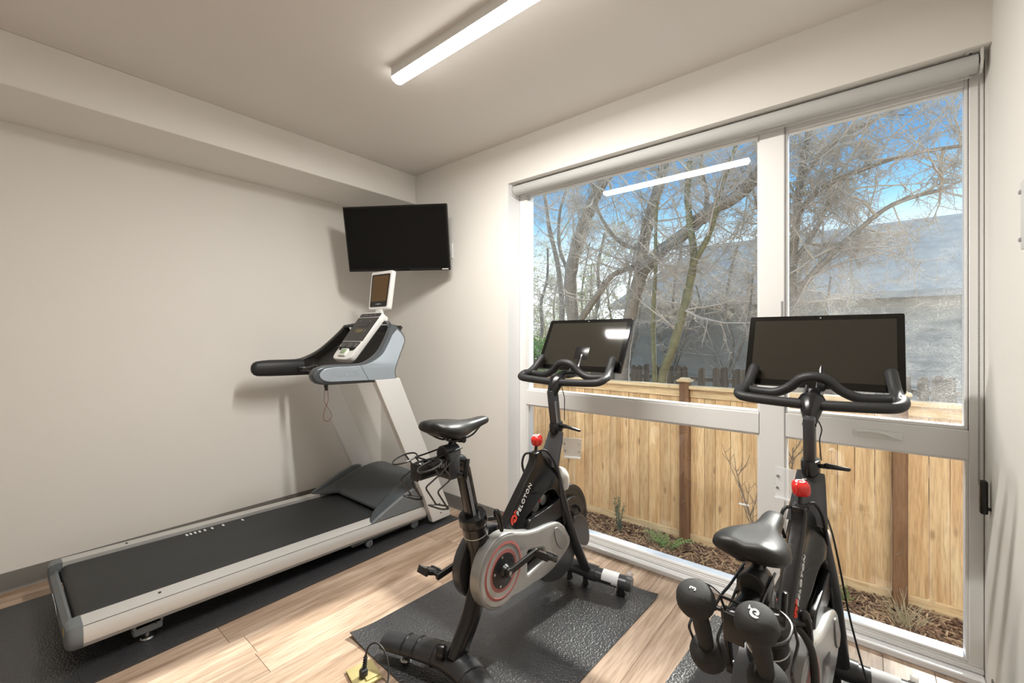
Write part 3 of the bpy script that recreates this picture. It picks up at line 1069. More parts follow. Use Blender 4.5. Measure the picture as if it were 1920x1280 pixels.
# ------------------------------------------------------------------ hedge
hd = empty('hedge', (-2.6, 6.2, GZ))
tag(hd, 'bright green leafy hedge low behind the left end of the fence', 'hedge')
r = random.Random(9)
lv = PD()
for k in range(5200):
    a, e, q = r.uniform(0, 2 * PI), math.asin(r.uniform(-0.9, 1)), r.uniform(0.72, 1.0)
    p = V((1.05 * q * math.cos(a) * math.cos(e), 0.55 * q * math.sin(a) * math.cos(e), 1.08 + 1.05 * q * math.sin(e)))
    e1_ = rvec(r) * 0.035
    f = e1_.cross(rvec(r)).normalized() * 0.02
    i = len(lv.v)
    lv.v += [p - e1_, p + f, p + e1_, p - f]
    lv.f.append((i, i + 1, i + 2, i + 3))
obj('leaves', lv.mesh('leaves'), 'leaf', hd)
st = PD()
for k in range(14):
    pth, _ = wander(r, V((r.uniform(-0.5, 0.5), r.uniform(-0.2, 0.2), 0)), V((r.uniform(-.4, .4), 0, 1)), 1.7, 5, 0.15, 0.05)
    st.tube(pth, [0.02, 0.018, 0.015, 0.012, 0.009, 0.006], 5)
obj('stems', st.mesh('stems'), 'twig_dark', hd)

# ------------------------------------------------------------------ small plants at the foot of the fence
def bare_sapling(name, label, base, tip, seed):
    t = empty(name, base)
    tag(t, label, 'sapling')
    r = random.Random(seed)
    pd = PD()
    tv_ = V(tip) - V(base)
    main = smooth([V((0, 0, 0)), tv_ * 0.35 + V((0.015, 0, 0)), tv_ * 0.7, tv_], 5)
    pd.tube(main, [0.009 - 0.005 * i / len(main) for i in range(len(main))], 5)
    for k in range(11):
        i = r.randrange(5, len(main) - 1)
        d = (V((r.uniform(-0.7, 0.7), r.uniform(-0.25, 0.1), 1.0))).normalized()
        pth, _ = wander(r, main[i], d, r.uniform(0.16, 0.42), 5, 0.14, 0.1)
        pd.tube(pth, [0.0045, 0.004, 0.0035, 0.003, 0.0025, 0.002], 4)
        for q in range(3):
            j = r.randrange(1, 5)
            p2, _ = wander(r, pth[j], V((r.uniform(-1, 1), r.uniform(-0.3, 0.1), 0.9)), 0.09, 3, 0.1, 0.05)
            pd.tube(p2, [0.0028, 0.0024, 0.002, 0.0016], 3)
    obj('stem', pd.mesh('stem'), 'twig_dark', t)
    return t
sap1 = bare_sapling('bare_sapling', 'leafless brown sapling against the cedar fence right of its post', (2.86, 2.02, GZ), (2.62, 2.0, 0.12), 4)
obj('plant_tag', B().box((2.685 - 2.86, 1.985 - 2.02, 0.0 - 0.155 - GZ), (0.085, 0.002, 0.016)), 'white', sap1)
bare_sapling('bare_sapling', 'leafless brown sapling seen through the right pane beside the mullion', (3.02, 2.02, GZ), (3.06, 1.98, 0.42), 6)

t = empty('conifer_seedling', (1.50, 1.96, GZ))
tag(t, 'small dark green conifer seedling in the mulch by the fence', 'seedling')
r = random.Random(3)
pd = PD()
nd = PD()
for k in range(5):
    pth, _ = wander(r, V((r.uniform(-0.03, 0.03), r.uniform(-0.03, 0.03), 0)), V((r.uniform(-.18, .18), r.uniform(-.15, .15), 1)), r.uniform(0.2, 0.42), 8, 0.06, 0.03)
    pd.tube(pth, [0.005] * 5 + [0.004, 0.003, 0.003, 0.002], 4)
    for i in range(8):
        for q in range(9):
            d = (rvec(r) + V((0, 0, 0.4))).normalized()
            p = pth[i].lerp(pth[i + 1], r.random())
            nd.tube([p, p + d * 0.032], [0.0028, 0.001], 3)
obj('stem', pd.mesh('stem'), 'twig_dark', t)
obj('needles', nd.mesh('needles'), 'conifer', t)

def tuft(name, label, base, n, hgt, spread, m, seed):
    t = empty(name, base)
    tag(t, label, 'grass')
    r = random.Random(seed)
    pd = PD()
    for k in range(n):
        a = r.uniform(0, 2 * PI)
        d = V((math.cos(a) * r.uniform(0, spread), math.sin(a) * r.uniform(0, spread) * 0.6, 1)).normalized()
        p = V((r.gauss(0, 0.03), r.gauss(0, 0.03), 0))
        L = hgt * r.uniform(0.5, 1.1)
        q = [p + d * L * s_ + V((math.cos(a), math.sin(a), 0)) * (0.16 * L * s_ * s_) for s_ in (0, 0.33, 0.66, 1)]
        pd.tube(q, [0.0022, 0.002, 0.0016, 0.0006], 3)
    obj('blades', pd.mesh('blades'), m, t)
tuft('grass_tuft', 'dry straw-coloured grass tuft left of the fence post', (1.86, 1.93, GZ), 60, 0.26, 0.6, 'straw', 5)
tuft('grass_tuft', 'dry straw-coloured grass tuft below the second fence post', (3.76, 1.85, GZ), 60, 0.26, 0.7, 'straw', 6)
tuft('grass_tuft', 'low green and straw grass tuft in the mulch left of the second post', (3.38, 1.95, GZ), 40, 0.16, 0.8, 'fern', 7)

t = empty('fern', (2.03, 1.90, GZ))
tag(t, 'feathery light green fern in the mulch at the foot of the fence post', 'fern')
r = random.Random(8)
pd = PD()
for k in range(11):
    a = 2 * PI * k / 11 + r.uniform(-0.2, 0.2)
    L = r.uniform(0.2, 0.32)
    o_ = V((math.cos(a), math.sin(a) * 0.7, 0))
    path = [o_ * (L * 0.75 * s_) + V((0, 0, L * (1.0 * s_ - 0.45 * s_ * s_))) for s_ in [i / 9 for i in range(10)]]
    pd.tube(path, [0.0022] * 10, 3)
    for i in range(1, 10):
        for sgn in (-1, 1):
            sd_ = V((-o_.y, o_.x, 0)) * sgn
            w = 0.07 * (1 - i / 10.5)
            p = path[i]
            q = len(pd.v)
            pd.v += [p, p + sd_ * w * 0.5 + V((0, 0, 0.008)) + o_ * 0.008, p + sd_ * w + o_ * 0.02, p + sd_ * w * 0.5 - o_ * 0.008]
            pd.f.append((q, q + 1, q + 2, q + 3))
obj('fronds', pd.mesh('fronds'), 'fern', t)
# ================================================================== treadmill on its mat
M['tm_rail'] = mat('satin_aluminium', (0.66, 0.655, 0.64), 0.38, metal=0.35, var=0.03)
M['tm_grey'] = mat('blue_grey_plastic', (0.17, 0.19, 0.205), 0.42, var=0.05)
M['tm_hood'] = mat('charcoal_hood', (0.062, 0.072, 0.082), 0.36, var=0.06)
M['tm_blue'] = mat('silver_blue_plastic', (0.36, 0.41, 0.46), 0.36, metal=0.25, var=0.05, scale=8)
M['tm_white'] = mat('white_upright', (0.76, 0.76, 0.75), 0.35, metal=0.1)
M['tm_dark'] = mat('dark_brown_plastic', (0.022, 0.021, 0.019), 0.35)
M['belt'] = mat('running_belt', (0.018, 0.021, 0.024), 0.5, var=0.4, scale=7, bump=0.2, bscale=260, stretch=(1, 0.25, 1))
M['brown_screen'] = mat('unlit_brown_screen', (0.105, 0.052, 0.010), 0.12)
M['lcd'] = mat('olive_lcd', (0.11, 0.085, 0.02), 0.2)
M['sensor_green'] = mat('green_pad', (0.30, 0.42, 0.24), 0.3)
M['lanyard'] = mat('dark_red_cord', (0.16, 0.05, 0.05), 0.7)
M['mat_black'] = mat('black_vinyl_mat', (0.034, 0.035, 0.038), 0.33, var=0.25, scale=40, bump=1.0, bscale=120, spec=0.8)
M['mat_black'].node_tree.nodes['Bump'].inputs['Distance'].default_value = 0.004
M['yellow'] = mat('yellow_sticker', (0.75, 0.6, 0.05), 0.5)

def rubber_mat(name, label, cx_, cy_, w, l, rot, letters=None, curl=None):
    t = empty(name, (cx_, cy_, 0), R(rot))
    tag(t, label, 'mat')
    nu, nv = 24, 32
    def top(u, v):
        x, y = (u - 0.5) * w, (v - 0.5) * l
        z = 0.006
        if curl:
            for (qx, qy, hh, rad) in curl:
                d = math.hypot(x - qx * w / 2, y - qy * l / 2)
                if d < rad:
                    z += hh * (1 - d / rad) ** 2
        return V((x, y, z))
    b = B()
    b.grid(top, nu, nv)
    b.grid(lambda u, v: top(u, v) - V((0, 0, 0.0052)), nu, nv)
    ring = [top(i / (nu - 1), 0) for i in range(nu)] + [top(1, j / (nv - 1)) for j in range(1, nv)] + [top(1 - i / (nu - 1), 1) for i in range(1, nu)] + [top(0, 1 - j / (nv - 1)) for j in range(1, nv - 1)]
    b.ring_loft([ring, [p - V((0, 0, 0.0052)) for p in ring]], cap=False)
    bmesh.ops.remove_doubles(b.bm, verts=b.bm.verts[:], dist=1e-5)
    obj('sheet', b, 'mat_black', t)
    if letters:
        b = B()
        for txt, size, lx, ly, ang in letters:
            b.add_mesh(text_mesh(txt, size, 0.0006, bold=0.002), Matrix.Translation((lx, ly, 0.0062)) @ Matrix.Rotation(R(ang), 4, 'Z'))
        obj('embossed_lettering', b, 'mat_black', t)
    return t

rubber_mat('treadmill_mat', 'long black textured mat under the treadmill', 0.71, -1.36, 0.985, 2.47, 0.4)

TX = 0.675                                  # centre line
tmr = empty('treadmill', (TX, -1.1, 0.006))
tag(tmr, 'grey and white treadmill with console and small screen along the left wall', 'treadmill')
def slope(y):                              # the deck falls slightly to the front
    return -0.0225 * (y + 2.16)
def tp(name, b, m, parent=tmr, **k):
    o = obj(name, b, m, parent, world=(parent is tmr), **k)
    return o
Y0, Y1 = -2.115, -0.36

# side rails: rounded extrusions
def rail_prof(s):
    # (x outward from centre, z) closed
    pts = [(0.318, 0.196), (0.395, 0.192), (0.402, 0.1895), (0.4035, 0.186), (0.414, 0.165), (0.418, 0.145), (0.416, 0.122), (0.405, 0.103), (0.385, 0.093), (0.35, 0.090), (0.318, 0.095)]
    return [(TX + s * (x + 0.016), z) for x, z in pts]
for s in (-1, 1):
    b = B().ring_loft([[V((x, y, z + slope(y))) for x, z in rail_prof(s)] for y in (Y0, Y1)])
    r_ = tp('side_rail', b, 'tm_rail', sharp=25)
    b = B().ring_loft([[V((TX + s * (0.4168 + dx), y, 0.1872 + dz + slope(y))) for dx, dz in ((0, 0.0008), (0.0036, 0.0008), (0.0036, -0.0008), (0, -0.0008))] for y in (Y0, Y1)])
    obj('rail_seam', b, 'darkscrew', r_)
    b = B().cyl((TX + s * 0.371, -1.86, 0.1945 + slope(-1.86)), (TX + s * 0.371, -1.86, 0.197 + slope(-1.86)), 0.006, n=10)
    obj('bolt', b, 'darkscrew', r_)

# rear end caps and roller guard
for s in (-1, 1):
    rings = []
    for k, (dy, f) in enumerate(((0.0, 1.0), (-0.018, 0.99), (-0.034, 0.94), (-0.044, 0.84), (-0.05, 0.68))):
        y = Y0 + dy
        pr = rail_prof(s)
        cxp, czp = TX + s * 0.366, 0.145
        rings.append([V((cxp + (x - cxp) * f * 1.01, y, czp + (z - czp) * f * 1.03 + slope(y))) for x, z in pr])
    o = tp('end_cap', B().ring_loft(rings), 'tm_grey')
b = B()
gp = [(-0.320, 0.125), (0.320, 0.125)]
rings = []
for x in [-0.346 + 0.692 * i / 8 for i in range(9)]:
    rings.append([V((TX + x, Y0 + dy, z + slope(Y0))) for dy, z in ((-0.028, 0.165), (-0.046, 0.145), (-0.05, 0.11), (-0.035, 0.085), (-0.01, 0.085), (-0.014, 0.12), (-0.018, 0.16))])
b.ring_loft(rings)
g_ = tp('rear_guard', b, 'tm_grey')
b = B().box((0, 0, 0), (0.17, 0.001, 0.042)).xform(basis((TX - 0.02, Y0 - 0.0492, 0.128 + slope(Y0)), (1, 0, 0), (0, 0.06, 1)))
st_ = obj('sticker', B().plate([[(-0.105, -0.022), (0.105, -0.022), (0.07, 0.022), (-0.07, 0.022)]], 0.0006, 0, basis((TX - 0.02 - TX, Y0 - 0.0505 + 1.1, 0.130 + slope(Y0) - 0.006), (1, 0, 0), (0, -0.1, 1))), 'white', tmr)
b.bm.free()
bb = B()
r = random.Random(2)
for row in range(3):
    for k in range(9):
        bb.box((-0.06 + 0.0135 * k, 0.010 - 0.0105 * row, 0.0009), (0.009, 0.004 + 0.002 * r.random(), 0.0004))
bb.xform(basis((TX - 0.02 - TX, Y0 - 0.0505 + 1.1, 0.130 + slope(Y0) - 0.006), (1, 0, 0), (0, -0.1, 1)))
obj('print', bb, 'darkscrew', st_)
ys = B().box((TX + 0.345, Y0 - 0.0485, 0.155 + slope(Y0)), (0.022, 0.004, 0.03), bevel=0.001)
tp('warning_sticker', ys, 'yellow')

# belt wraps over the rear roller
b = B()
prof = [(Y0 - 0.012 + 0.03 * (1 - math.cos(R(a))), 0.148 + 0.032 * math.sin(R(a))) for a in range(-70, 91, 16)]
prof = [(y, z) for y, z in prof] + [(-0.45, 0.180)] + [(-0.45, 0.150), (Y0 + 0.05, 0.150)]
b.ring_loft([[V((TX + x, y, z + slope(y))) for y, z in prof] for x in (-0.322, 0.322)])
belt = tp('running_belt', b, 'belt', sharp=40)
b = B().box((TX, -1.25, 0.135 + slope(-1.25)), (0.66, 1.62, 0.025))
tp('deck_board', b, 'black')
mk_ = finish(B().box((0, 0, 0), (0.030, 0.010, 0.0012)))
for y in (-1.60, -1.58, -1.558, -1.535, -1.508, -1.47, -1.41, -1.30):
    o = obj('belt_mark', mk_, 'grey_white' if 'grey_white' in M else 'white', tmr)
    o.location = V((TX - 0.285, y, 0.1808 + slope(y))) - V(tmr.location)
    o.rotation_euler = (0.0225 * -1, 0, 0)

# motor hood with wings over the rails
def hood(u, v):
    x = (u - 0.5) * 2                       # -1..1 across
    ax = abs(x)
    w = 0.0 if ax < 0.62 else ((ax - 0.62) / 0.38)
    w = min(1, w)
    ylead = -0.66 - 0.16 * (w ** 0.6 if w > 0 else 0)
    y = ylead + (-0.17 - ylead) * v
    hgt = 0.185 * math.sin(min(1, (v * 1.12 + 0.02)) * PI * 0.56) ** 0.8
    hgt *= (1 - 0.72 * max(0, (ax - 0.55) / 0.45) ** 2.2)
    fall = 1.0 if v < 0.72 else 1 - 0.35 * ((v - 0.72) / 0.28) ** 2
    z = 0.182 + slope(y) + hgt * fall + (0.006 if ax < 0.8 else 0)
    return V((TX + x * 0.42, y, z))
b = B().grid(hood, 41, 22)
e = [hood(u / 40, 1) for u in range(41)]
b.ring_loft([e, [V((p.x, p.y + 0.004, 0.06)) for p in e]], cap=False)
hd_ = tp('motor_hood', b, 'tm_hood', sharp=60)
mod = hd_.modifiers.new('thickness', 'SOLIDIFY')
mod.thickness = 0.006
mod.offset = -1
for s in (-1, 1):                           # lighter side fairing over each rail
    pts = [(-0.79, 0.160), (-0.74, 0.19), (-0.66, 0.225), (-0.56, 0.268), (-0.46, 0.296), (-0.40, 0.30), (-0.37, 0.29), (-0.37, 0.150)]
    pts = [(y, z + 0.0) for y, z in pts]
    b = B().plate([[(p.x, p.y) for p in [V((q[0], q[1], 0)) for q in pts]]], 0.012, 0.005, YZ(TX + s * 0.413), res=2)
    tp('side_fairing', b, 'tm_grey')

# uprights
for s in (-1, 1):
    xo = TX + s * 0.443
    b = B()
    pl = [(-0.330, 0.028), (-0.165, 0.028), (-0.165, 0.075), (-0.615, 1.085), (-0.80, 1.085), (-0.395, 0.20)]
    b.plate([pl], 0.024, 0.004, YZ(xo), res=1)
    u_ = tp('upright', b, 'tm_white', sharp=30)
    b = B()
    b.plate([[(-0.262, 0.24), (-0.245, 0.24), (-0.70, 1.07), (-0.717, 1.07)]], 0.001, 0.0, YZ(xo + s * 0.0245))
    b = B()
    for (y, z) in ((-0.268, 0.145), (-0.255, 0.075)):
        b.cyl((xo + s * 0.0235, y, z), (xo + s * 0.0248, y, z), 0.0055, n=10)
    obj('bolt_hole', b, 'darkscrew', u_)

# base frame, wheels, rear feet
b = B()
for s in (-1, 1):
    b.box((TX + s * 0.36, -0.60, 0.055), (0.05, 0.62, 0.035), bevel=0.004)
b.box((TX, -0.30, 0.06), (0.76, 0.06, 0.05), bevel=0.004)
b.box((TX, -0.88, 0.075), (0.72, 0.05, 0.05), bevel=0.004)
tp('lift_frame', b, 'tm_grey')
for s in (-1, 1):
    for y, rr in ((-0.80, 0.024), (-0.44, 0.030)):
        b = B().lathe([(0.004, -0.012), (rr * 0.8, -0.012), (rr, -0.008), (rr, 0.008), (rr * 0.8, 0.012), (0.004, 0.012)], (TX + s * 0.395, y, 0.0065 + rr), (1, 0, 0), 20)
        w_ = tp('wheel', b, 'tm_grey')
        b = B().cyl((TX + s * 0.408, y, 0.0065 + rr), (TX + s * 0.411, y, 0.0065 + rr), 0.007, n=10)
        obj('axle_bolt', b, 'chrome', w_)
    b = B().box((TX + s * 0.375, -1.905, 0.062 + 0.006), (0.05, 0.105, 0.058), bevel=0.010, seg=3)
    b.box((TX + s * 0.375, -1.905, 0.09), (0.05, 0.105, 0.03))
    f_ = tp('foot_bracket', b, 'tm_grey')
    b = B().cyl((TX + s * 0.4002, -1.88, 0.075), (TX + s * 0.4012, -1.88, 0.075), 0.005, n=10)
    obj('bolt_hole', b, 'darkscrew', f_)
    b = B().lathe([(0.024, 0.0), (0.026, 0.004), (0.022, 0.010), (0.008, 0.014), (0.008, 0.045)], (TX + s * 0.375, -1.905, 0.0065), (0, 0, 1), 18)
    obj('levelling_foot', b, 'steel', f_)

# side panels: handrail arm sweeping up into the console rim
outer = smooth([(-1.170, 1.178, 0), (-1.196, 1.143, 0), (-1.181, 1.102, 0), (-1.13, 1.082, 0), (-1.02, 1.076, 0), (-0.818, 1.071, 0), (-0.711, 1.069, 0)], 4) + \
        smooth([(-0.622, 1.062, 0), (-0.636, 1.126, 0), (-0.616, 1.194, 0), (-0.572, 1.284, 0), (-0.553, 1.335, 0), (-0.570, 1.383, 0), (-0.625, 1.432, 0), (-0.668, 1.452, 0)], 4) + \
        smooth([(-0.672, 1.430, 0), (-0.690, 1.385, 0), (-0.72, 1.325, 0), (-0.765, 1.258, 0), (-0.83, 1.212, 0), (-0.90, 1.193, 0), (-1.07, 1.194, 0), (-1.13, 1.190, 0)], 4)
outer2 = [(p.x, p.y) for p in outer]
def lean(b):
    for v in b.bm.verts:
        k = max(0.0, v.co.z - 1.19)
        if k > 0:
            f = (v.co.x - TX) / 0.43
            v.co.x -= f * 0.5 * k
            v.co.y += 0.35 * k
    return b
for s in (-1, 1):
    b = lean(B().plate([outer2], 0.030, 0.016, YZ(TX + s * 0.431), res=3))
    a_ = tp('side_arm', b, 'tm_dark' if s < 0 else 'tm_hood', sharp=50)
    # silver-blue outer skin
    ins = smooth([(-1.128, 1.174, 0), (-1.158, 1.145, 0), (-1.145, 1.115, 0), (-1.10, 1.098, 0), (-1.0, 1.093, 0), (-0.82, 1.086, 0), (-0.73, 1.078, 0)], 3) + \
          smooth([(-0.640, 1.068, 0), (-0.652, 1.13, 0), (-0.63, 1.2, 0), (-0.586, 1.29, 0), (-0.568, 1.335, 0), (-0.585, 1.376, 0), (-0.625, 1.412, 0)], 3) + \
          smooth([(-0.665, 1.372, 0), (-0.70, 1.31, 0), (-0.745, 1.245, 0), (-0.82, 1.200, 0), (-0.90, 1.182, 0), (-1.06, 1.182, 0)], 3)
    b = lean(B().plate([[(p.x, p.y) for p in ins]], 0.005, 0.003, YZ(TX + s * 0.461), res=2))
    sk = obj('side_skin', b, 'tm_blue', a_, sharp=50)
    b = B().tube([(TX + s * 0.4662, -0.845, 1.088), (TX + s * 0.4662, -0.90, 1.182)], 0.0012, 5)
    obj('panel_seam', b, 'darkscrew', a_)
    if s > 0:
        b = B().add_mesh(text_mesh('PRECOR', 0.048, 0.0008, spacing=1.05, bold=0.0008), basis((TX + 0.4664, -1.0, 1.138), (0, 1, 0), (0, 0, 1)))
        obj('raised_lettering', b, 'tm_blue', a_)
# rounded grip over the far arm, seen from inside
gp_ = [(TX - 0.418, -1.204, 1.134), (TX - 0.418, -1.200, 1.134), (TX - 0.418, -1.188, 1.135), (TX - 0.417, -1.168, 1.136), (TX - 0.416, -1.14, 1.136), (TX - 0.400, -1.08, 1.137), (TX - 0.395, -0.95, 1.138), (TX - 0.39, -0.86, 1.138)]
b = B().tube(gp_, [(0.006, 0.010), (0.016, 0.026), (0.026, 0.042), (0.032, 0.052), (0.034, 0.055), (0.034, 0.055), (0.034, 0.055), (0.033, 0.052)], 18, up=(0, 0, 1))
tp('hand_grip', b, 'rubber')

# console bowl between the arms
def bowl(u, v):
    x = (u - 0.5) * 2
    ax = abs(x)
    yb = -0.90 + 0.0 * ax
    y = -0.86 + 0.30 * v
    z = 1.125 + 0.315 * v ** 1.5 - 0.075 * (1 - ax ** 4) * (1 - (2 * v - 1) ** 2)
    return V((TX + x * 0.40, y, z))
b = lean(B().grid(bowl, 25, 12))
bw = tp('console_bowl', b, 'tm_dark', sharp=60)
md_ = bw.modifiers.new('thickness', 'SOLIDIFY'); md_.thickness = 0.02; md_.offset = -1
# back shell closing the console towards the window
def shell(u, v):
    x = (u - 0.5) * 2
    z = 1.10 + (1.445 - 1.10) * v
    y = -0.64 + 0.075 * math.sin(v * PI * 0.9) - 0.03 * x * x + 0.04 * v
    return V((TX + x * 0.405, y, z))
b = lean(B().grid(shell, 21, 10))
sh_ = tp('console_back', b, 'tm_hood', sharp=60)
md_ = sh_.modifiers.new('thickness', 'SOLIDIFY'); md_.thickness = 0.01; md_.offset = 1
b = B().tube(smooth([(TX - 0.405, -0.665, 1.440), (TX - 0.25, -0.60, 1.462), (TX, -0.575, 1.468), (TX + 0.25, -0.60, 1.462), (TX + 0.405, -0.665, 1.440)], 6), 0.014, 10, round_ends=True)
lean(b)
tp('console_rim', b, 'tm_hood')
# heart-rate bar across the arms
b = B()
for s in (-1, 1):
    b.tube(smooth([(TX + s * 0.385, -0.86, 1.125), (TX + s * 0.33, -0.905, 1.125), (TX + s * 0.20, -0.915, 1.13), (TX + s * 0.12, -0.89, 1.15)], 5), 0.016, 10, round_ends=True)
hrb = tp('heart_rate_bar', b, 'black')
b = B()
for s in (-1, 1):
    b.cyl((TX + s * 0.31, -0.9085, 1.1265), (TX + s * 0.22, -0.915, 1.130), 0.0168, n=14)
obj('metal_contact', b, 'chrome', hrb)

# control panel
cb_, ct_ = V((TX + 0.035, -0.785, 1.190)), V((TX + 0.035, -0.525, 1.528))
ey_ = (ct_ - cb_).normalized()
pm = basis((cb_ + ct_) / 2, (1, 0, 0), ey_)
hl = (ct_ - cb_).length / 2
def rr(w0, w1, y0, y1, rad, k=5):
    return [(p.x, p.y) for p in fillet([(-w0, y0, 0), (w0, y0, 0), (w1, y1, 0), (-w1, y1, 0)], rad, k, closed=True)]
pm = pm @ Matrix.Diagonal((1.28, 1, 1, 1))
b = B().plate([rr(0.092, 0.118, -hl, hl, 0.045)], 0.022, 0.006, pm, res=2)
cp = tp('control_panel', b, 'white_plastic', sharp=50)
inv = Matrix.Translation(-V(cp.location)) if False else Matrix.Identity(4)
def on_panel(name, poly, m, half=0.0015, z=0.0222, parent=cp):
    return obj(name, B().plate(poly, half, 0.0005, pm @ Matrix.Translation((0, 0, z))), m, parent)
on_panel('display_area', [rr(0.101, 0.106, -0.055, hl - 0.052, 0.006)], 'tm_dark')
on_panel('upper_keys', [rr(0.106, 0.104, hl - 0.047, hl - 0.012, 0.016)], 'tm_dark')
on_panel('lower_keys', [rr(0.074, 0.098, -hl + 0.075, -0.060, 0.02)], 'tm_dark')
on_panel('lcd_window', [rr(0.036, 0.036, 0.018, 0.052, 0.002)], 'lcd', z=0.0242)
on_panel('message_window', [rr(0.05, 0.05, 0.075, 0.112, 0.003)], 'screen_bezel', z=0.0242)
bt = B()
for q, (dx, dy) in enumerate([(-0.075, -0.085), (-0.055, -0.085), (-0.075, -0.102), (-0.055, -0.102), (0.0, -0.082), (0.018, -0.082), (0.0, -0.097), (0.018, -0.097), (0.06, -0.083), (0.075, -0.083), (0.06, -0.098), (0.075, -0.098), (-0.05, hl - 0.03), (-0.03, hl - 0.025), (0.01, hl - 0.03), (0.05, hl - 0.028), (0.055, 0.03), (0.055, 0.045), (-0.06, 0.13), (0.045, 0.125)]):
    bt.box((dx, dy, 0.0245), (0.011, 0.005, 0.0012), bevel=0.0004, seg=1)
obj('buttons', bt.xform(pm), 'grey_print', cp)
lb = B()
for dx in (-0.045, 0.045):
    lb.box((dx, -0.118, 0.032), (0.075, 0.012, 0.016), bevel=0.004)
obj('speed_paddle', lb.xform(pm), 'black', cp)
b = B().box((0, -hl + 0.058, 0.026), (0.075, 0.066, 0.016), bevel=0.012, seg=3).xform(pm)
sk_ = obj('stop_button', b, 'white_plastic', cp)
b = B().box((0, -hl + 0.062, 0.0345), (0.046, 0.040, 0.002), bevel=0.0008).xform(pm)
obj('button_face', b, 'sensor_green', sk_)
b = B().box((0, -hl + 0.006, 0.010), (0.05, 0.008, 0.02), bevel=0.003).xform(pm)
obj('red_tab', b, 'red', cp)
# small entertainment screen on its bracket
b = B().box((TX + 0.027, -0.478, 1.535), (0.085, 0.028, 0.075), bevel=0.01)
b.box((TX + 0.027, -0.475, 1.49), (0.15, 0.05, 0.05), bevel=0.015)
tp('screen_bracket', b, 'white_plastic')
sc_c = V((TX + 0.023, -0.455, 1.708))
sm_ = basis(sc_c, V((1, 0.10, 0)), V((0, 0.13, 1)))
sm_ = sm_ @ Matrix.Diagonal((1.1, 1, 1, 1))
b = B().plate([rr(0.104, 0.112, -0.150, 0.150, 0.02)], 0.020, 0.010, sm_, res=3)
es_ = tp('entertainment_screen', b, 'white_plastic', sharp=50)
b = B().plate([rr(0.085, 0.094, -0.127, 0.125, 0.014)], 0.001, 0.0, sm_ @ Matrix.Translation((0, 0, 0.0205)))
obj('bezel', b, 'screen_bezel', es_)
b = B().plate([rr(0.076, 0.083, -0.085, 0.113, 0.003)], 0.001, 0.0, sm_ @ Matrix.Translation((0, 0, 0.0216)))
obj('display', b, 'brown_screen', es_)
b = B()
for dx in (-0.024, -0.014, -0.005, 0.008, 0.018, 0.026):
    b.box((dx, -0.106, 0.0216), (0.006, 0.006, 0.0006))
b.cyl((0.0, -0.106, 0.0214), (0.0, -0.106, 0.0224), 0.006, n=12)
obj('badge', b.xform(sm_), 'grey_print', es_)
# safety key and its cord
b = B().cyl((TX + 0.431, -1.105, 1.078), (TX + 0.431, -1.10, 1.045), 0.012, 0.009, n=12, bevel=0.003)
sk2 = tp('safety_key', b, 'black')
b = B().tube(smooth([(TX + 0.433, -1.112, 1.055), (TX + 0.437, -1.118, 0.99), (TX + 0.437, -1.096, 0.945), (TX + 0.437, -1.072, 0.895), (TX + 0.437, -1.095, 0.865), (TX + 0.437, -1.122, 0.885), (TX + 0.437, -1.115, 0.935), (TX + 0.437, -1.095, 0.985), (TX + 0.433, -1.094, 1.05)], 6), 0.0017, 6)
obj('cord', b, 'lanyard', sk2)
# ================================================================== exercise bikes and their mats
M['ringred'] = mat('faded_red_ring', (0.36, 0.12, 0.11), 0.4, var=0.4, scale=14)
M['ringpink'] = mat('pinkish_grey_ring', (0.38, 0.24, 0.225), 0.38, var=0.3, scale=14)
M['ringgrey'] = mat('grey_disc', (0.30, 0.30, 0.295), 0.35, metal=0.4)
M['clear'] = mat('frosted_clear_plastic', (0.75, 0.76, 0.77), 0.25)
_n, _l = M['clear'].node_tree.nodes, M['clear'].node_tree.links
_t = _n.new('ShaderNodeBsdfTransparent'); _x = _n.new('ShaderNodeMixShader'); _x.inputs[0].default_value = 0.45
_l.new(_t.outputs[0], _x.inputs[1]); _l.new(_n['Principled BSDF'].outputs[0], _x.inputs[2]); _l.new(_x.outputs[0], _n['Material Output'].inputs[0])
M['rearpaint'] = mat('satin_black_paint', (0.026, 0.027, 0.030), 0.3, bump=0.04, bscale=500)
M['fly'] = mat('flywheel_steel', (0.115, 0.11, 0.105), 0.38, metal=0.6, var=0.05)
M['saddle'] = mat('saddle_vinyl', (0.012, 0.012, 0.0125), 0.42, bump=0.12, bscale=350, spec=0.4)
M['display_off'] = mat('switched_off_display', (0.026, 0.024, 0.018), 0.05, spec=0.6)
M['neoprene'] = mat('black_neoprene', (0.018, 0.018, 0.018), 0.7, bump=0.5, bscale=900)
M['paper'] = mat('paper_label', (0.75, 0.76, 0.78), 0.6)
M['wire'] = mat('black_wire', (0.02, 0.02, 0.02), 0.3)
M['cordblack'] = mat('black_cord', (0.015, 0.015, 0.015), 0.5)
M['brass'] = mat('brass_outlet', (0.60, 0.52, 0.25), 0.35, metal=0.35, var=0.1, scale=12)

rubber_mat('bike_mat', 'black textured mat with curled corners under the bike by the treadmill', 2.222, -0.725, 0.92, 1.22, -2.2,
           letters=[('SUPERMATS', 0.075, 0.10, -0.54, 180)], curl=[(-1, -1, 0.016, 0.16), (1, 1, 0.012, 0.12)])
rubber_mat('bike_mat', 'black textured mat under the bike with the dumbbells', 3.395, -0.74, 0.92, 1.22, -3.2)

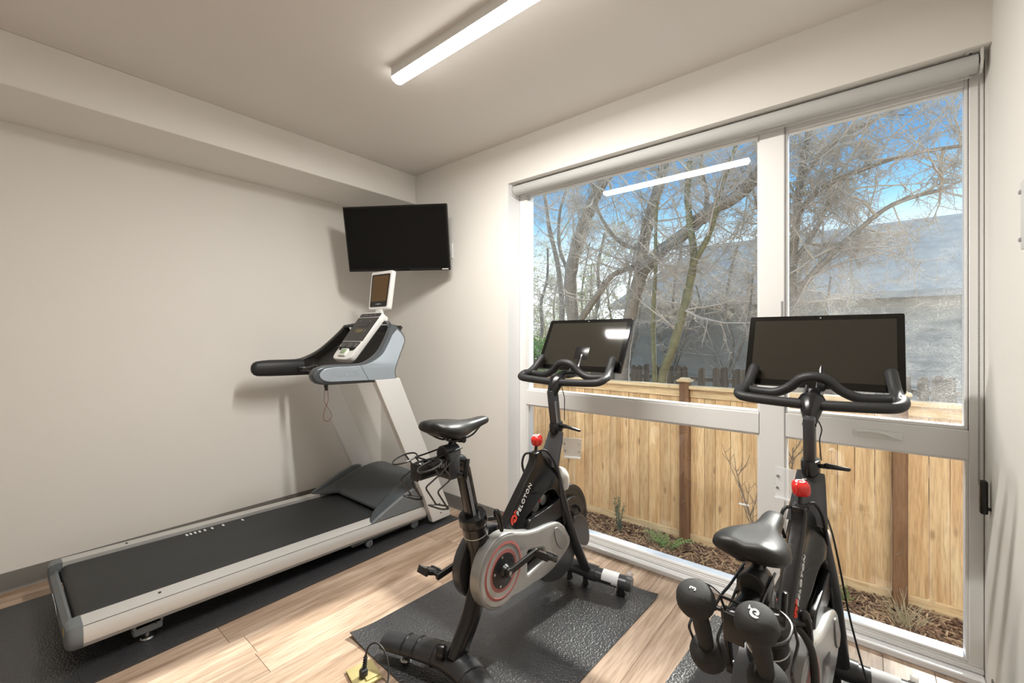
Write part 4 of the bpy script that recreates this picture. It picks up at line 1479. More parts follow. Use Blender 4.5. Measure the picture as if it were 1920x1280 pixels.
LOGO = [[(p.x, p.y) for p in smooth([(-0.30, -0.42, 0), (-0.42, -0.1, 0), (-0.30, 0.22, 0), (0.0, 0.34, 0), (0.30, 0.22, 0), (0.38, -0.05, 0), (0.22, -0.30, 0), (-0.02, -0.33, 0), (-0.10, -0.20, 0), (0.06, -0.16, 0), (0.20, -0.06, 0), (0.16, 0.10, 0), (0.0, 0.18, 0), (-0.16, 0.08, 0), (-0.22, -0.12, 0), (-0.14, -0.42, 0)], 3, closed=True)],
        [(0.06, 0.30), (0.16, 0.30), (0.24, 0.56), (0.14, 0.60)], [(0.02, 0.46), (0.36, 0.56), (0.34, 0.64), (0.0, 0.54)],
        [(-0.04, -0.16), (0.06, -0.14), (0.05, -0.02), (-0.05, -0.04)]]
def logo_b(b, mtx, size, half=0.0004):
    for poly in LOGO:
        b.add_mesh(plate_mesh([[(x * size, y * size) for x, y in poly]], half, 0), mtx)
    return b


def make_bike(name, label, loc, heading, seat_dz=0.0, seat_x=0.0, seat_turn=0.0, bar_turn=0.0, bar_da=0.0, bar_dz=0.0, tilt=29.0, tray=1, crank=8.0, hose=False):
    bk = empty(name, (loc[0], loc[1], 0.006), -R(heading))
    tag(bk, label, 'exercise bike')
    P = lambda n, b, m, parent=bk, **k: obj(n, b, m, parent, **k)

    # ---- stabilisers
    pth = smooth([(-0.345, -0.082, 0.060), (-0.22, -0.040, 0.066), (-0.09, -0.006, 0.074), (0, 0.004, 0.078), (0.09, -0.006, 0.074), (0.22, -0.040, 0.066), (0.345, -0.082, 0.060)], 5)
    n = len(pth)
    rad = []
    for i in range(n):
        t = abs(i / (n - 1) * 2 - 1)
        rad.append((0.064 - 0.014 * t, 0.040 - 0.012 * t))
    b = B().tube(pth, rad, 18, up=(0, 0, 1))
    rs = P('rear_stabiliser', b, 'rearpaint', sharp=50)
    for s in (-1, 1):
        rg = [(s * 0.10, -0.009), (s * 0.19, -0.031), (s * 0.245, -0.048)]
        for (x, y) in rg:
            t = abs(x) / 0.345
            b = B().tube([(x - s * 0.003, y + 0.001, 0.0755 - 0.0105 * t), (x + s * 0.003, y - 0.001, 0.0755 - 0.0105 * t)], [(0.0645 - 0.0135 * t, 0.0415 - 0.012 * t)] * 2, 18, up=(0, 0, 1))
            obj('seam', b, 'blackpaint', rs)
        b = B().lathe([(0.022, 0.0), (0.024, 0.004), (0.018, 0.012), (0.009, 0.016), (0.009, 0.04)], (s * 0.25, -0.05, 0.0), (0, 0, 1), 16)
        obj('foot', b, 'steel', rs)
    b = B().lathe([(0.003, 0.0), (0.014, 0.0), (0.026, -0.002), (0.029, -0.008), (0.029, -0.03), (0.02, -0.04)], (-0.060, -0.050, 0.126), (-0.80, -0.6, 0.1), 24)
    jb = obj('pivot_boss', b, 'blackpaint', bk)
    b = B().lathe([(0.003, 0.0005), (0.011, 0.0005), (0.012, -0.004)], (-0.0603, -0.0503, 0.126), (-0.80, -0.6, 0.1), 6)
    obj('bolt', b, 'steel', jb)

    pth = smooth([(-0.285, 0.955, 0.068), (-0.12, 0.925, 0.074), (0, 0.915, 0.078), (0.12, 0.925, 0.074), (0.285, 0.955, 0.068)], 5)
    b = B().tube(pth, [(0.040, 0.034)] * len(pth), 18, up=(0, 0, 1))
    fs = P('front_stabiliser', b, 'greypaint')
    for s in (-1, 1):
        b = B().tube([(s * 0.055, 0.918, 0.076), (s * 0.115, 0.925, 0.0745)], [(0.045, 0.040)] * 2, 18, up=(0, 0, 1))
        obj('sleeve', b, 'greypaint', fs)
        b = B().tube([(s * 0.273, 0.953, 0.0685), (s * 0.300, 0.958, 0.067)], [(0.043, 0.037), (0.038, 0.032)], 18, up=(0, 0, 1))
        obj('end_cap', b, 'greypaint', fs)
        b = B().lathe([(0.003, -0.012), (0.017, -0.012), (0.02, -0.008), (0.02, 0.008), (0.017, 0.012), (0.003, 0.012)], (s * 0.270, 0.998, 0.088), (1, 0, 0), 18)
        obj('transport_wheel', b, 'clear', fs)
        b = B().box((s * 0.27, 0.985, 0.083), (0.034, 0.02, 0.012), bevel=0.003)
        obj('wheel_bracket', b, 'blackpaint', fs)
        b = B().lathe([(0.020, 0.0), (0.023, 0.005), (0.023, 0.018), (0.017, 0.022), (0.017, 0.042)], (s * 0.245, 0.945, 0.0), (0, 0, 1), 18)
        obj('foot', b, 'rubber', fs)
        b = B().lathe([(0.016, 0.0), (0.018, 0.004), (0.014, 0.02), (0.014, 0.045)], (s * 0.05, 0.918, 0.0), (0, 0, 1), 14)
        obj('foot', b, 'rubber', fs)
    b = B().tube([(0.150, 0.931, 0.0735), (0.235, 0.946, 0.071)], [(0.0412, 0.0352)] * 2, 18, up=(0, 0, 1))
    obj('paper_label', b, 'paper', fs)

    # ---- rear strut, seat tube and collar
    pth = smooth([(0, -0.005, 0.095), (0, 0.035, 0.150), (0, 0.085, 0.225), (0, 0.118, 0.32), (0, 0.128, 0.42), (0, 0.120, 0.51), (0, 0.104, 0.590)], 5)
    n = len(pth)
    b = B().tube(pth, [(0.030 + 0.010 * i / n, 0.046) for i in range(n)], 18, up=(0, 1, 0))
    P('rear_strut', b, 'blackpaint', sharp=60)
    ax = V((0, -0.26, 0.965)).normalized()
    c0 = V((0, 0.108, 0.560))
    b = B().lathe([(0.044, -0.09), (0.050, -0.085), (0.051, 0.03), (0.047, 0.034)], c0, ax, 24)
    st = P('seat_tube', b, 'blackpaint')
    b = B().lathe([(0.0513, 0.0), (0.0522, 0.001), (0.0522, 0.003), (0.0513, 0.004)], c0 - ax * 0.012, ax, 24)
    obj('trim_ring', b, 'steel', st)
    b = B().lathe([(0.045, 0.03), (0.056, 0.034), (0.058, 0.040), (0.058, 0.072), (0.053, 0.078), (0.040, 0.078)], c0, ax, 24)
    cl_ = P('seat_post_collar', b, 'blackpaint')
    b = B().cyl((0.045, 0.135, 0.612), (0.078, 0.165, 0.616), 0.011, n=10)
    b.tube(smooth([(0.072, 0.158, 0.636), (0.078, 0.165, 0.616), (0.080, 0.172, 0.590), (0.082, 0.178, 0.560)], 3), [0.014, 0.014, 0.013, 0.013, 0.012, 0.012, 0.011, 0.011, 0.010, 0.009], 10, round_ends=True)
    obj('clamp_lever', b, 'blackpaint', cl_)

    # ---- seat assembly (moves with the height setting)
    sh = V((0, -0.26 / 0.965 * seat_dz, seat_dz))
    pb_, pt_ = c0 + ax * 0.0, V((0, 0.035, 0.838)) + sh
    b = B()
    ln = (pt_ - pb_)
    pm_ = basis((pb_ + pt_) / 2, (1, 0, 0), ln)
    b.box((0, 0, 0), (0.044, ln.length, 0.056), bevel=0.014, seg=3)
    b.xform(pm_)
    sp_ = P('seat_post', b, 'blackpaint')
    b = B().tube(smooth([pt_ - ax * 0.03, pt_ + ax * 0.012, V((0, 0.020, 0.868)) + sh, V((0, -0.012, 0.880)) + sh], 5), [(0.0235, 0.030)] * 16, 16, up=(1, 0, 0))
    obj('elbow', b, 'blackpaint', sp_, sharp=60)
    b = B().box((0.0225, 0, 0.006), (0.0012, ln.length - 0.03, 0.013)).xform(pm_)
    ss = obj('scale_strip', b, 'grey_print', sp_)
    b = B()
    k = -ln.length / 2 + 0.02
    while k < ln.length / 2 - 0.02:
        b.box((0.0232, k, 0.0055), (0.0012, 0.004, 0.009))
        k += 0.0085
    obj('adjustment_holes', b.xform(pm_), 'darkscrew', ss)
    b = B().box((0, -0.092, 0.872), (0.046, 0.215, 0.066), bevel=0.016, seg=3)
    b.xform(Matrix.Translation(sh))
    sl = P('seat_slider', b, 'blackpaint')
    b = B().box((0, -0.2005, 0.872), (0.043, 0.006, 0.062), bevel=0.012)
    obj('slider_cap', b.xform(Matrix.Translation(sh)), 'black', sl)
    b = B()
    for k in range(6):
        b.box((0.0235, -0.105 + 0.011 * k, 0.876), (0.001, 0.004, 0.018 if k % 2 else 0.011))
    obj('scale_print', b.xform(Matrix.Translation(sh)), 'grey_print', sl)
    b = B().cyl((0, -0.072, 0.908), (0, -0.004, 0.908), 0.033, n=24, bevel=0.003)
    b.box((0.030, -0.038, 0.868), (0.012, 0.054, 0.110), bevel=0.005)
    b.box((-0.030, -0.038, 0.868), (0.012, 0.054, 0.110), bevel=0.005)
    b.box((0, -0.038, 0.826), (0.062, 0.054, 0.022), bevel=0.006)
    b.xform(Matrix.Translation(sh))
    sc = P('seat_clamp', b, 'greypaint')
    obj('bore', B().cyl((0, -0.0735, 0.912), (0, -0.0715, 0.912), 0.024, n=24).xform(Matrix.Translation(sh)), 'darkscrew', sc)
    b = B().cyl((0.036, -0.02, 0.828), (0.052, -0.012, 0.826), 0.010, n=10)
    b.box((0.053, 0.004, 0.845), (0.012, 0.020, 0.080), rot=Matrix.Rotation(R(-12), 3, 'X'), bevel=0.005)
    obj('clamp_lever', b.xform(Matrix.Translation(sh)), 'black', sc)
    # saddle
    T = Matrix.Translation(sh + V((seat_x, 0, 0))) @ Matrix.Translation((0, 0.02, 0)) @ Matrix.Rotation(R(seat_turn), 4, 'Z') @ Matrix.Translation((0, -0.02, 0))
    b = B()
    spec = [(-0.142, 0.030, 1.028, 0.024), (-0.138, 0.058, 1.036, 0.040), (-0.122, 0.074, 1.041, 0.052), (-0.095, 0.081, 1.041, 0.062), (-0.06, 0.081, 1.038, 0.068), (-0.025, 0.073, 1.034, 0.071), (0.005, 0.059, 1.029, 0.068), (0.035, 0.044, 1.024, 0.060), (0.065, 0.034, 1.021, 0.050), (0.10, 0.029, 1.021, 0.042), (0.135, 0.027, 1.023, 0.036), (0.16, 0.023, 1.022, 0.031), (0.172, 0.016, 1.017, 0.022), (0.178, 0.006, 1.008, 0.012)]
    rings = []
    for (y, w, zt, hh) in spec:
        ring = []
        for k in range(24):
            a = 2 * PI * k / 24
            c, s_ = math.cos(a), math.sin(a)
            x = w * (abs(c) ** 0.75) * (1 if c >= 0 else -1)
            if s_ >= 0:
                z = zt - hh * 0.55 + hh * 0.55 * (s_ ** 0.8)
                if abs(x) < 0.02 and y < 0.06 and s_ > 0.5:
                    z -= 0.006 * (1 - abs(x) / 0.02)
            else:
                z = zt - hh * 0.55 - hh * 0.45 * (abs(s_) ** 0.8)
                if y < -0.10:
                    z += 0.004
            ring.append(V((x, y, z)))
        rings.append(ring)
    b.ring_loft(rings)
    sd_ = P('saddle', b.xform(T), 'saddle', sharp=70)
    b = B()
    for s in (-1, 1):
        b.tube(smooth([(s * 0.010, 0.150, 1.000), (s * 0.012, 0.120, 0.985), (s * 0.018, 0.075, 0.962), (s * 0.022, 0.02, 0.955), (s * 0.022, -0.05, 0.958), (s * 0.035, -0.10, 0.985), (s * 0.040, -0.125, 1.005)], 4), 0.0036, 8)
    obj('saddle_rails', b.xform(T), 'wire', sd_)
    b = B().box((0, 0.012, 0.955), (0.06, 0.035, 0.024), bevel=0.006).cyl((-0.034, 0.012, 0.952), (0.034, 0.012, 0.952), 0.011, n=12)
    b.tube([(0, -0.005, 0.955), (0, -0.02, 0.945), (0, -0.035, 0.925)], 0.013, 12)
    obj('rail_clamp', b.xform(T), 'black', sd_)
    b = B().add_mesh(text_mesh('..', 0.0001, 0.0001)) if False else B()
    b.box((0.006, -0.100, 1.0305), (0.006, 0.003, 0.001)).box((0.018, -0.100, 1.0335), (0.008, 0.003, 0.001))
    obj('saddle_print', b.xform(T), 'white', sd_)

    # ---- wire rack for hand weights
    b = B()
    wr = 0.0032
    for s in (-1, 1):
        lo, li = s * 0.104, s * 0.040
        loop = [(s * 0.034, 0.0, 0.926), (s * 0.036, -0.12, 0.915), (li, -0.155, 0.912), (li, -0.215, 0.900), (s * 0.072, -0.245, 0.893), (lo, -0.215, 0.900), (lo, -0.165, 0.912), (s * 0.072, -0.140, 0.918), (li, -0.155, 0.912)]
        b.tube(fillet(loop, 0.022, 4), wr, 7)
        for xx in (li, lo):
            zig = [(xx, -0.165, 0.912), (xx, -0.120, 0.850), (xx, -0.185, 0.822), (xx, -0.135, 0.748)]
            b.tube(fillet(zig, 0.012, 3), wr, 7)
        low = [(li, -0.135, 0.748), (li, -0.165, 0.755), (s * 0.072, -0.198, 0.772), (lo, -0.165, 0.755), (lo, -0.135, 0.748)]
        b.tube(fillet(low, 0.02, 4), wr, 7)
        b.tube(fillet([(li, -0.135, 0.748), (s * 0.072, -0.100, 0.738), (lo, -0.135, 0.748)], 0.015, 4), wr, 7)
        b.tube([(li, -0.120, 0.850), (s * 0.034, -0.02, 0.905)], wr, 7)
    b.tube([(-0.04, -0.165, 0.912), (0.04, -0.165, 0.912)], wr, 7)
    P('weight_rack', b.xform(Matrix.Translation(sh)), 'wire')

    # ---- main frame
    outl = [(p.x, p.y) for p in smooth([(0.245, 0.500, 0), (0.372, 0.630, 0), (0.484, 0.748, 0), (0.494, 0.796, 0)], 4) + smooth([(0.548, 0.800, 0), (0.566, 0.770, 0), (0.612, 0.752, 0), (0.655, 0.700, 0), (0.690, 0.600, 0), (0.705, 0.500, 0), (0.700, 0.450, 0)], 4) + [V((0.40, 0.455, 0)), V((0.27, 0.480, 0))]]
    hole = [(p.x, p.y) for p in smooth([(0.405, 0.512, 0), (0.455, 0.555, 0), (0.535, 0.605, 0), (0.600, 0.600, 0), (0.640, 0.555, 0), (0.652, 0.515, 0), (0.540, 0.505, 0)], 4, closed=True)]
    b = B().plate([outl, list(reversed(hole))], 0.031, 0.010, YZ(0), res=3)
    bmesh.ops.triangulate(b.bm, faces=[f for f in b.bm.faces if len(f.verts) > 4])
    for _k in range(3):
        bmesh.ops.subdivide_edges(b.bm, edges=[e for e in b.bm.edges if e.calc_length() > 0.022], cuts=1, use_grid_fill=False)
        bmesh.ops.triangulate(b.bm, faces=b.bm.faces[:])
    def flare(y, z):
        t = max(0.0, min(1.0, (y - (0.245 + (z - 0.5) * 0.96) - 0.055) / 0.16)) * max(0.0, min(1.0, (0.79 - z) / 0.17))
        t = t * t * (3 - 2 * t)
        return 0.72 + 1.22 * t
    for v in b.bm.verts:
        v.co.x *= flare(v.co.y, v.co.z)
    fr = P('main_frame', b, 'blackpaint', sharp=180)
    for s in (-1, 1):
        lip = [(p.x, p.y) for p in smooth([(0.388, 0.470, 0), (0.400, 0.520, 0), (0.470, 0.528, 0), (0.560, 0.536, 0), (0.640, 0.550, 0), (0.672, 0.556, 0), (0.682, 0.520, 0), (0.680, 0.462, 0), (0.540, 0.452, 0)], 3, closed=True)]
        b = B().plate([lip], 0.012, 0.006, YZ(s * 0.052), res=2)
        obj('holder_lip', b, 'blackpaint', fr, sharp=55)
        d = V((0, 0.155, 0.175)).normalized()
        mt = basis((s * 0.0243, 0.405, 0.607) if s > 0 else (s * 0.0243, 0.405, 0.607), (d if s > 0 else -d), (V((0, -d.z, d.y)) if s > 0 else V((0, d.z, -d.y))))
        b = B().add_mesh(text_mesh('PELOTON', 0.031, 0.0014, spacing=1.15, bold=0.0002), mt)
        obj('lettering', b, 'white', fr)
        mt = basis((s * 0.0240, 0.330, 0.540), (d if s > 0 else -d), (V((0, -d.z, d.y)) if s > 0 else V((0, d.z, -d.y))))
        obj('logo', logo_b(B(), mt @ Matrix.Rotation(R(-48 if s > 0 else 48), 4, 'Z'), 0.052, 0.0014), 'orange', fr)
    b = B().cyl((-0.02, 0.50, 0.545), (0.02, 0.50, 0.545), 0.030, n=20, bevel=0.004).cyl((-0.018, 0.565, 0.555), (0.018, 0.565, 0.555), 0.026, n=20, bevel=0.004)
    br_ = P('brake_mechanism', b, 'silver')
    obj('red_bracket', B().box((0.0, 0.540, 0.572), (0.030, 0.012, 0.05), bevel=0.003), 'red', br_)
    obj('brake_block', B().box((0.0, 0.60, 0.548), (0.034, 0.045, 0.05), bevel=0.006).box((0, 0.46, 0.53), (0.03, 0.04, 0.04), bevel=0.005), 'black', br_)

    # resistance knob
    b = B().cyl((0, 0.523, 0.790), (0, 0.531, 0.826), 0.007, n=12)
    b.cyl((0, 0.5205, 0.782), (0, 0.5235, 0.800), 0.019, 0.016, n=18, bevel=0.003)
    ks = P('knob_shaft', b, 'black')
    b = B().box((0, 0.535, 0.850), (0.052, 0.052, 0.050), rot=Matrix.Rotation(R(10), 3, 'X') @ Matrix.Rotation(R(20), 3, 'Z'), bevel=0.017, seg=4)
    kn = P('resistance_knob', b, 'red', sharp=80)
    mt = basis((0, 0.5305, 0.8747), (1, 0, 0), (0, 0.985, 0.174))
    obj('knob_logo', logo_b(B(), mt, 0.036), 'white', kn)
    # cables
    b = B().tube(smooth([(0.012, 0.528, 0.795), (0.034, 0.56, 0.800), (0.052, 0.61, 0.735), (0.058, 0.65, 0.62), (0.060, 0.672, 0.52), (0.062, 0.690, 0.415)], 6), 0.0055, 8)
    b.tube(smooth([(-0.010, 0.515, 0.79), (-0.038, 0.490, 0.785), (-0.046, 0.478, 0.74), (-0.036, 0.485, 0.69)], 6), 0.0055, 8)
    b.tube(smooth([(0.060, 0.672, 0.50), (0.066, 0.668, 0.46), (0.068, 0.676, 0.41)], 4), 0.0048, 8)
    P('cable', b, 'cordblack')
    if hose:
        P('hose', B().tube(smooth([(0.030, 0.112, 0.625), (0.060, 0.150, 0.602), (0.085, 0.164, 0.558), (0.095, 0.164, 0.500), (0.097, 0.158, 0.40), (0.096, 0.15, 0.22)], 6), 0.0095, 10), 'cordblack')

    # ---- fork, head tube
    for s in (-1, 1):
        b = B().tube(smooth([(s * 0.022, 0.640, 0.715), (s * 0.040, 0.655, 0.62), (s * 0.058, 0.690, 0.48), (s * 0.064, 0.755, 0.335), (s * 0.066, 0.83, 0.20), (s * 0.064, 0.905, 0.085)], 5), [(0.019, 0.030)] * 26, 14, up=(1, 0, 0))
        fk = P('fork_leg', b, 'greypaint', sharp=60)
        obj('bolt', B().cyl((s * 0.084, 0.770, 0.31), (s * 0.090, 0.770, 0.31), 0.007, n=8), 'black', fk)
    hp_ = smooth([(0, 0.632, 0.700), (0, 0.655, 0.755), (0, 0.684, 0.815), (0, 0.704, 0.866)], 5)
    b = B().tube(hp_, [(0.0235, 0.062 - 0.020 * i / 15) for i in range(16)], 20, up=(1, 0, 0))
    P('head_tube', b, 'greypaint', sharp=60)
    b = B().tube([(0, 0.7065, 0.858), (0, 0.706, 0.862), (0, 0.7055, 0.870), (0, 0.703, 0.905), (0, 0.7025, 0.912), (0, 0.7025, 0.913)], [(0.024, 0.040), (0.027, 0.044), (0.0295, 0.047), (0.0295, 0.047), (0.027, 0.043), (0.020, 0.034)], 24, up=(0, 1, 0))
    hc = P('handlebar_collar', b, 'blackpaint')
    b = B().cyl((0.026, 0.705, 0.893), (0.056, 0.702, 0.895), 0.008, n=10)
    b.tube([(0.050, 0.702, 0.900), (0.064, 0.712, 0.894), (0.112, 0.748, 0.876)] if tray > 0 else [(0.048, 0.702, 0.898), (0.062, 0.703, 0.897), (0.108, 0.712, 0.895)], [0.010, 0.009, 0.0065], 10, round_ends=True)
    obj('clamp_lever', b, 'blackpaint', hc)
    # clear tray on the side of the head tube
    tx = 0.055 * tray if tray > 0 else -0.075
    tmx = basis((0.070, 0.745, 0.785), (0.92, 0.40, 0.0), (0.10, -0.22, 1.0)) if tray > 0 else basis((-0.070, 0.735, 0.795), (0.97, -0.20, 0.0), (0.08, 0.10, 1.0)) @ Matrix.Diagonal((1.15, 1.1, 1, 1))
    b = B().plate([rr(0.043, 0.052, -0.052, 0.052, 0.012)], 0.0022, 0.0008, tmx)
    ty = P('clear_tray', b, 'clear')
    obj('tray_lip', B().box((0, -0.052, 0.008), (0.085, 0.006, 0.018), bevel=0.002).xform(tmx), 'clear', ty)
    b = B()
    for dx, dy in ((-0.036, 0.02), (-0.036, -0.02), (0.036, 0.02), (0.036, -0.02)):
        b.cyl((dx, dy, 0.002), (dx, dy, 0.005), 0.005, n=10)
    obj('screw', b.xform(tmx), 'steel', ty)

    # ---- handlebar assembly, turned slightly on its post
    piv = V((0, 0.688, 0))
    HT = Matrix.Translation(piv + V((0, 0, bar_dz))) @ Matrix.Rotation(-R(bar_turn), 4, 'Z') @ Matrix.Translation(-piv)
    HB = HT @ Matrix.Translation((0, bar_da, 0))
    p0, p1 = V((0, 0.704, 0.88)), V((0, 0.668, 1.085))
    pm2 = basis((p0 + p1) / 2, (1, 0, 0), p1 - p0)
    b = B().box((0, 0, 0), (0.035, (p1 - p0).length, 0.058), bevel=0.007, seg=2).xform(pm2)
    hp = P('handlebar_post', b.xform(HT), 'greypaint')
    b = B().box((0.0178, -0.02, 0.008), (0.001, 0.13, 0.016)).xform(pm2)
    obj('scale_strip', b.xform(HT), 'grey_print', hp)
    b = B()
    for k in range(14):
        b.box((0.0183, -0.075 + 0.0085 * k, 0.006), (0.001, 0.004, 0.008))
    b.cyl((0.017, 0.075, 0.0), (0.021, 0.075, 0.0), 0.006, n=10).cyl((-0.021, 0.075, 0.0), (-0.017, 0.075, 0.0), 0.006, n=10)
    obj('adjustment_holes', b.xform(HT @ pm2), 'darkscrew', hp)
    b = B().tube([(0, 0.674, 1.058), (0, 0.674, 1.075), (0, 0.688, 1.10), (0, 0.712, 1.130), (0, 0.725, 1.148), (0, 0.732, 1.154)], [(0.021, 0.032), (0.025, 0.034), (0.034, 0.034), (0.046, 0.034), (0.036, 0.026), (0.015, 0.012)], 18, up=(0, 1, 0))
    b.tube(smooth([(0, 0.70, 1.135), (0.004, 0.76, 1.155), (0.006, 0.81, 1.150)], 4), 0.020, 12, round_ends=True)
    hm = P('handlebar_mount', b.xform(HB), 'blackpaint', sharp=60)
    # bars: flat rear bar joined at its corners to a wave-shaped front bar and two horns
    b = B()
    rb_ = 0.0185
    loop = [(0.0, 0.700, 1.120), (-0.10, 0.700, 1.122), (-0.225, 0.705, 1.128), (-0.262, 0.722, 1.136), (-0.268, 0.765, 1.150), (-0.255, 0.800, 1.150), (-0.205, 0.805, 1.145), (-0.14, 0.800, 1.145), (-0.085, 0.795, 1.170), (-0.045, 0.788, 1.205), (0.0, 0.785, 1.216), (0.045, 0.788, 1.205), (0.085, 0.795, 1.170), (0.14, 0.800, 1.145), (0.205, 0.805, 1.145), (0.255, 0.800, 1.150), (0.268, 0.765, 1.150), (0.262, 0.722, 1.136), (0.225, 0.705, 1.128), (0.10, 0.700, 1.122)]
    loop = [(x * 0.94, y, z) for x, y, z in loop]
    b.tube(smooth(loop, 4, closed=True), rb_, 14, closed=True)
    for s in (-1, 1):
        b.tube(smooth([(s * 0.246, 0.745, 1.143), (s * 0.242, 0.790, 1.152), (s * 0.234, 0.830, 1.175), (s * 0.228, 0.865, 1.208), (s * 0.224, 0.892, 1.234)], 5), rb_ + 0.0015, 14, round_ends=True)
    P('handlebar', b.xform(HB), 'rubber', sharp=80)
    # ---- screen
    th_ = R(tilt)
    scn = V((0, 0.972, 1.312))
    upd = V((0, math.sin(th_), math.cos(th_)))
    smx = HT @ Matrix.Translation((0, bar_da * 0.65, 0)) @ basis(scn, (1, 0, 0), upd)
    b = B().box((0, 0, -0.011), (0.530, 0.322, 0.022), bevel=0.006, seg=3).box((0, 0.0, -0.03), (0.40, 0.22, 0.03), bevel=0.012)
    sn = P('screen', b.xform(smx), 'black')
    b = B().plate([rr(0.264, 0.264, -0.160, 0.160, 0.008)], 0.0006, 0.0, smx @ Matrix.Translation((0, 0, 0.0004)))
    obj('bezel', b, 'screen_bezel', sn)
    b = B().plate([[(-0.241, -0.136), (0.241, -0.136), (0.241, 0.138), (-0.241, 0.138)]], 0.0005, 0.0, smx @ Matrix.Translation((0, 0, 0.0012)))
    obj('display', b, 'display_off', sn)
    b = B().cyl((0, 0.149, 0.0008), (0, 0.149, 0.0018), 0.0028, n=10)
    obj('camera_lens', b.xform(smx), 'grey_print', sn)
    b = B().tube(smooth([(0.006, 0.79, 1.150), (0.008, 0.85, 1.150), (0.012, 0.90, 1.170), (0.012, 0.95, 1.25)], 4), 0.018, 12, round_ends=True)
    b.box((0.01, 0.955, 1.255), (0.10, 0.03, 0.09), rot=Matrix.Rotation(-th_, 3, 'X'), bevel=0.008)
    P('screen_arm', b.xform(HB), 'blackpaint')
    b = B().tube(smooth([V((-0.03, 0.885, 1.170)), V((-0.03, 0.84, 1.13)), V((0.0, 0.76, 1.09)), V((0.03, 0.735, 1.04)), V((0.024, 0.745, 0.99)), V((0.03, 0.735, 0.92))], 5), 0.0022, 6)
    b.cyl((-0.03, 0.875, 1.150), (-0.03, 0.890, 1.175), 0.006, n=8)
    P('screen_cable', b.xform(HT), 'cordblack')

    # ---- flywheel and drive
    b = B().lathe([(0.070, -0.008), (0.10, -0.009), (0.185, -0.009), (0.190, -0.014), (0.205, -0.014), (0.208, -0.011), (0.208, 0.011), (0.205, 0.014), (0.190, 0.014), (0.185, 0.009), (0.10, 0.009), (0.070, 0.008)], (0, 0.790, 0.357), (1, 0, 0), 56)
    fw_ = P('flywheel', b, 'fly')
    b = B().lathe([(0.02, -0.035), (0.066, -0.03), (0.072, -0.012), (0.072, 0.012), (0.066, 0.03), (0.02, 0.035)], (0, 0.790, 0.357), (1, 0, 0), 32)
    obj('hub', b, 'black', fw_)
    ringp = []
    for s in (1,):
        b = B()
        pts_o = [(0.790 + 0.150 * math.cos(R(a)), 0.357 + 0.150 * math.sin(R(a))) for a in range(20, 215, 8)]
        pts_i = [(0.790 + 0.110 * math.cos(R(a)), 0.357 + 0.110 * math.sin(R(a))) for a in range(214, 19, -8)]
        b.plate([pts_o + pts_i], 0.008, 0.003, YZ(0.030))
        obj('flywheel_guard', b, 'fly', fw_)
    b = B().plate([[(p.x, p.y) for p in smooth([(0.80, 0.40, 0), (0.87, 0.395, 0), (0.93, 0.34, 0), (0.955, 0.25, 0), (0.93, 0.21, 0), (0.86, 0.24, 0), (0.79, 0.30, 0)], 4, closed=True)]], 0.010, 0.005, YZ(0.045), res=2)
    P('front_fairing', b, 'fly')
    b = B().tube(smooth([(0.022, 0.680, 0.655), (0.024, 0.708, 0.648), (0.026, 0.732, 0.615), (0.026, 0.738, 0.565)], 4), [(0.034, 0.030), (0.036, 0.034), (0.036, 0.036), (0.036, 0.036), (0.036, 0.035), (0.036, 0.034), (0.035, 0.033), (0.035, 0.032), (0.034, 0.030), (0.033, 0.028), (0.032, 0.026), (0.030, 0.024), (0.026, 0.02)], 16, up=(1, 0, 0), round_ends=False)
    P('brake_cover', b, 'white_plastic', sharp=60)
    # silver belt cover on the right, dark one on the left
    C0 = V((0.188, 0.390, 0))
    arc = [V((C0.x + 0.147 * math.cos(R(a)), C0.y + 0.147 * math.sin(R(a)), 0)) for a in range(84, 297, 9)]
    top_ = smooth([(0.655, 0.415, 0), (0.60, 0.452, 0), (0.52, 0.468, 0), (0.42, 0.478, 0), (0.34, 0.495, 0), (0.26, 0.523, 0)], 4)
    low_ = smooth([(0.300, 0.245, 0), (0.40, 0.240, 0), (0.52, 0.238, 0), (0.62, 0.262, 0), (0.70, 0.305, 0), (0.705, 0.345, 0)], 4)
    outl = [(p.x, p.y) for p in top_ + arc + low_]
    hol = [(p.x, p.y) for p in fillet([(0.352, 0.408, 0), (0.475, 0.372, 0), (0.490, 0.320, 0), (0.352, 0.300, 0)], 0.015, 4, closed=True)]
    b = B().plate([outl, list(reversed(hol))], 0.028, 0.012, YZ(0.058), res=3)
    cv = P('belt_cover', b, 'silver', sharp=60)
    b = B().lathe([(0.145, 0.0), (0.150, 0.004), (0.150, 0.045), (0.146, 0.050), (0.120, 0.051)], (0.034, C0.x, C0.y), (1, 0, 0), 56)
    obj('cover_rim', b, 'ringgrey', cv)
    b = B().lathe([(0.119, 0.0), (0.119, 0.0012), (0.106, 0.003), (0.104, 0.0015), (0.104, 0.0)], (0.0845, C0.x, C0.y), (1, 0, 0), 56)
    obj('outer_ring', b, 'ringred', cv)
    b = B().lathe([(0.104, 0.0), (0.104, 0.0012), (0.084, 0.0012), (0.084, 0.0)], (0.0845, C0.x, C0.y), (1, 0, 0), 56)
    obj('middle_ring', b, 'ringpink', cv)
    b = B().lathe([(0.084, 0.0), (0.084, 0.0016), (0.070, 0.0016), (0.070, 0.0)], (0.0845, C0.x, C0.y), (1, 0, 0), 56)
    obj('inner_ring', b, 'ringred', cv)
    b = B().lathe([(0.070, 0.0), (0.070, 0.003), (0.05, 0.004), (0.028, 0.008), (0.022, 0.022), (0.005, 0.022)], (0.0845, C0.x, C0.y), (1, 0, 0), 40)
    hub = obj('crank_hub', b, 'black', cv)
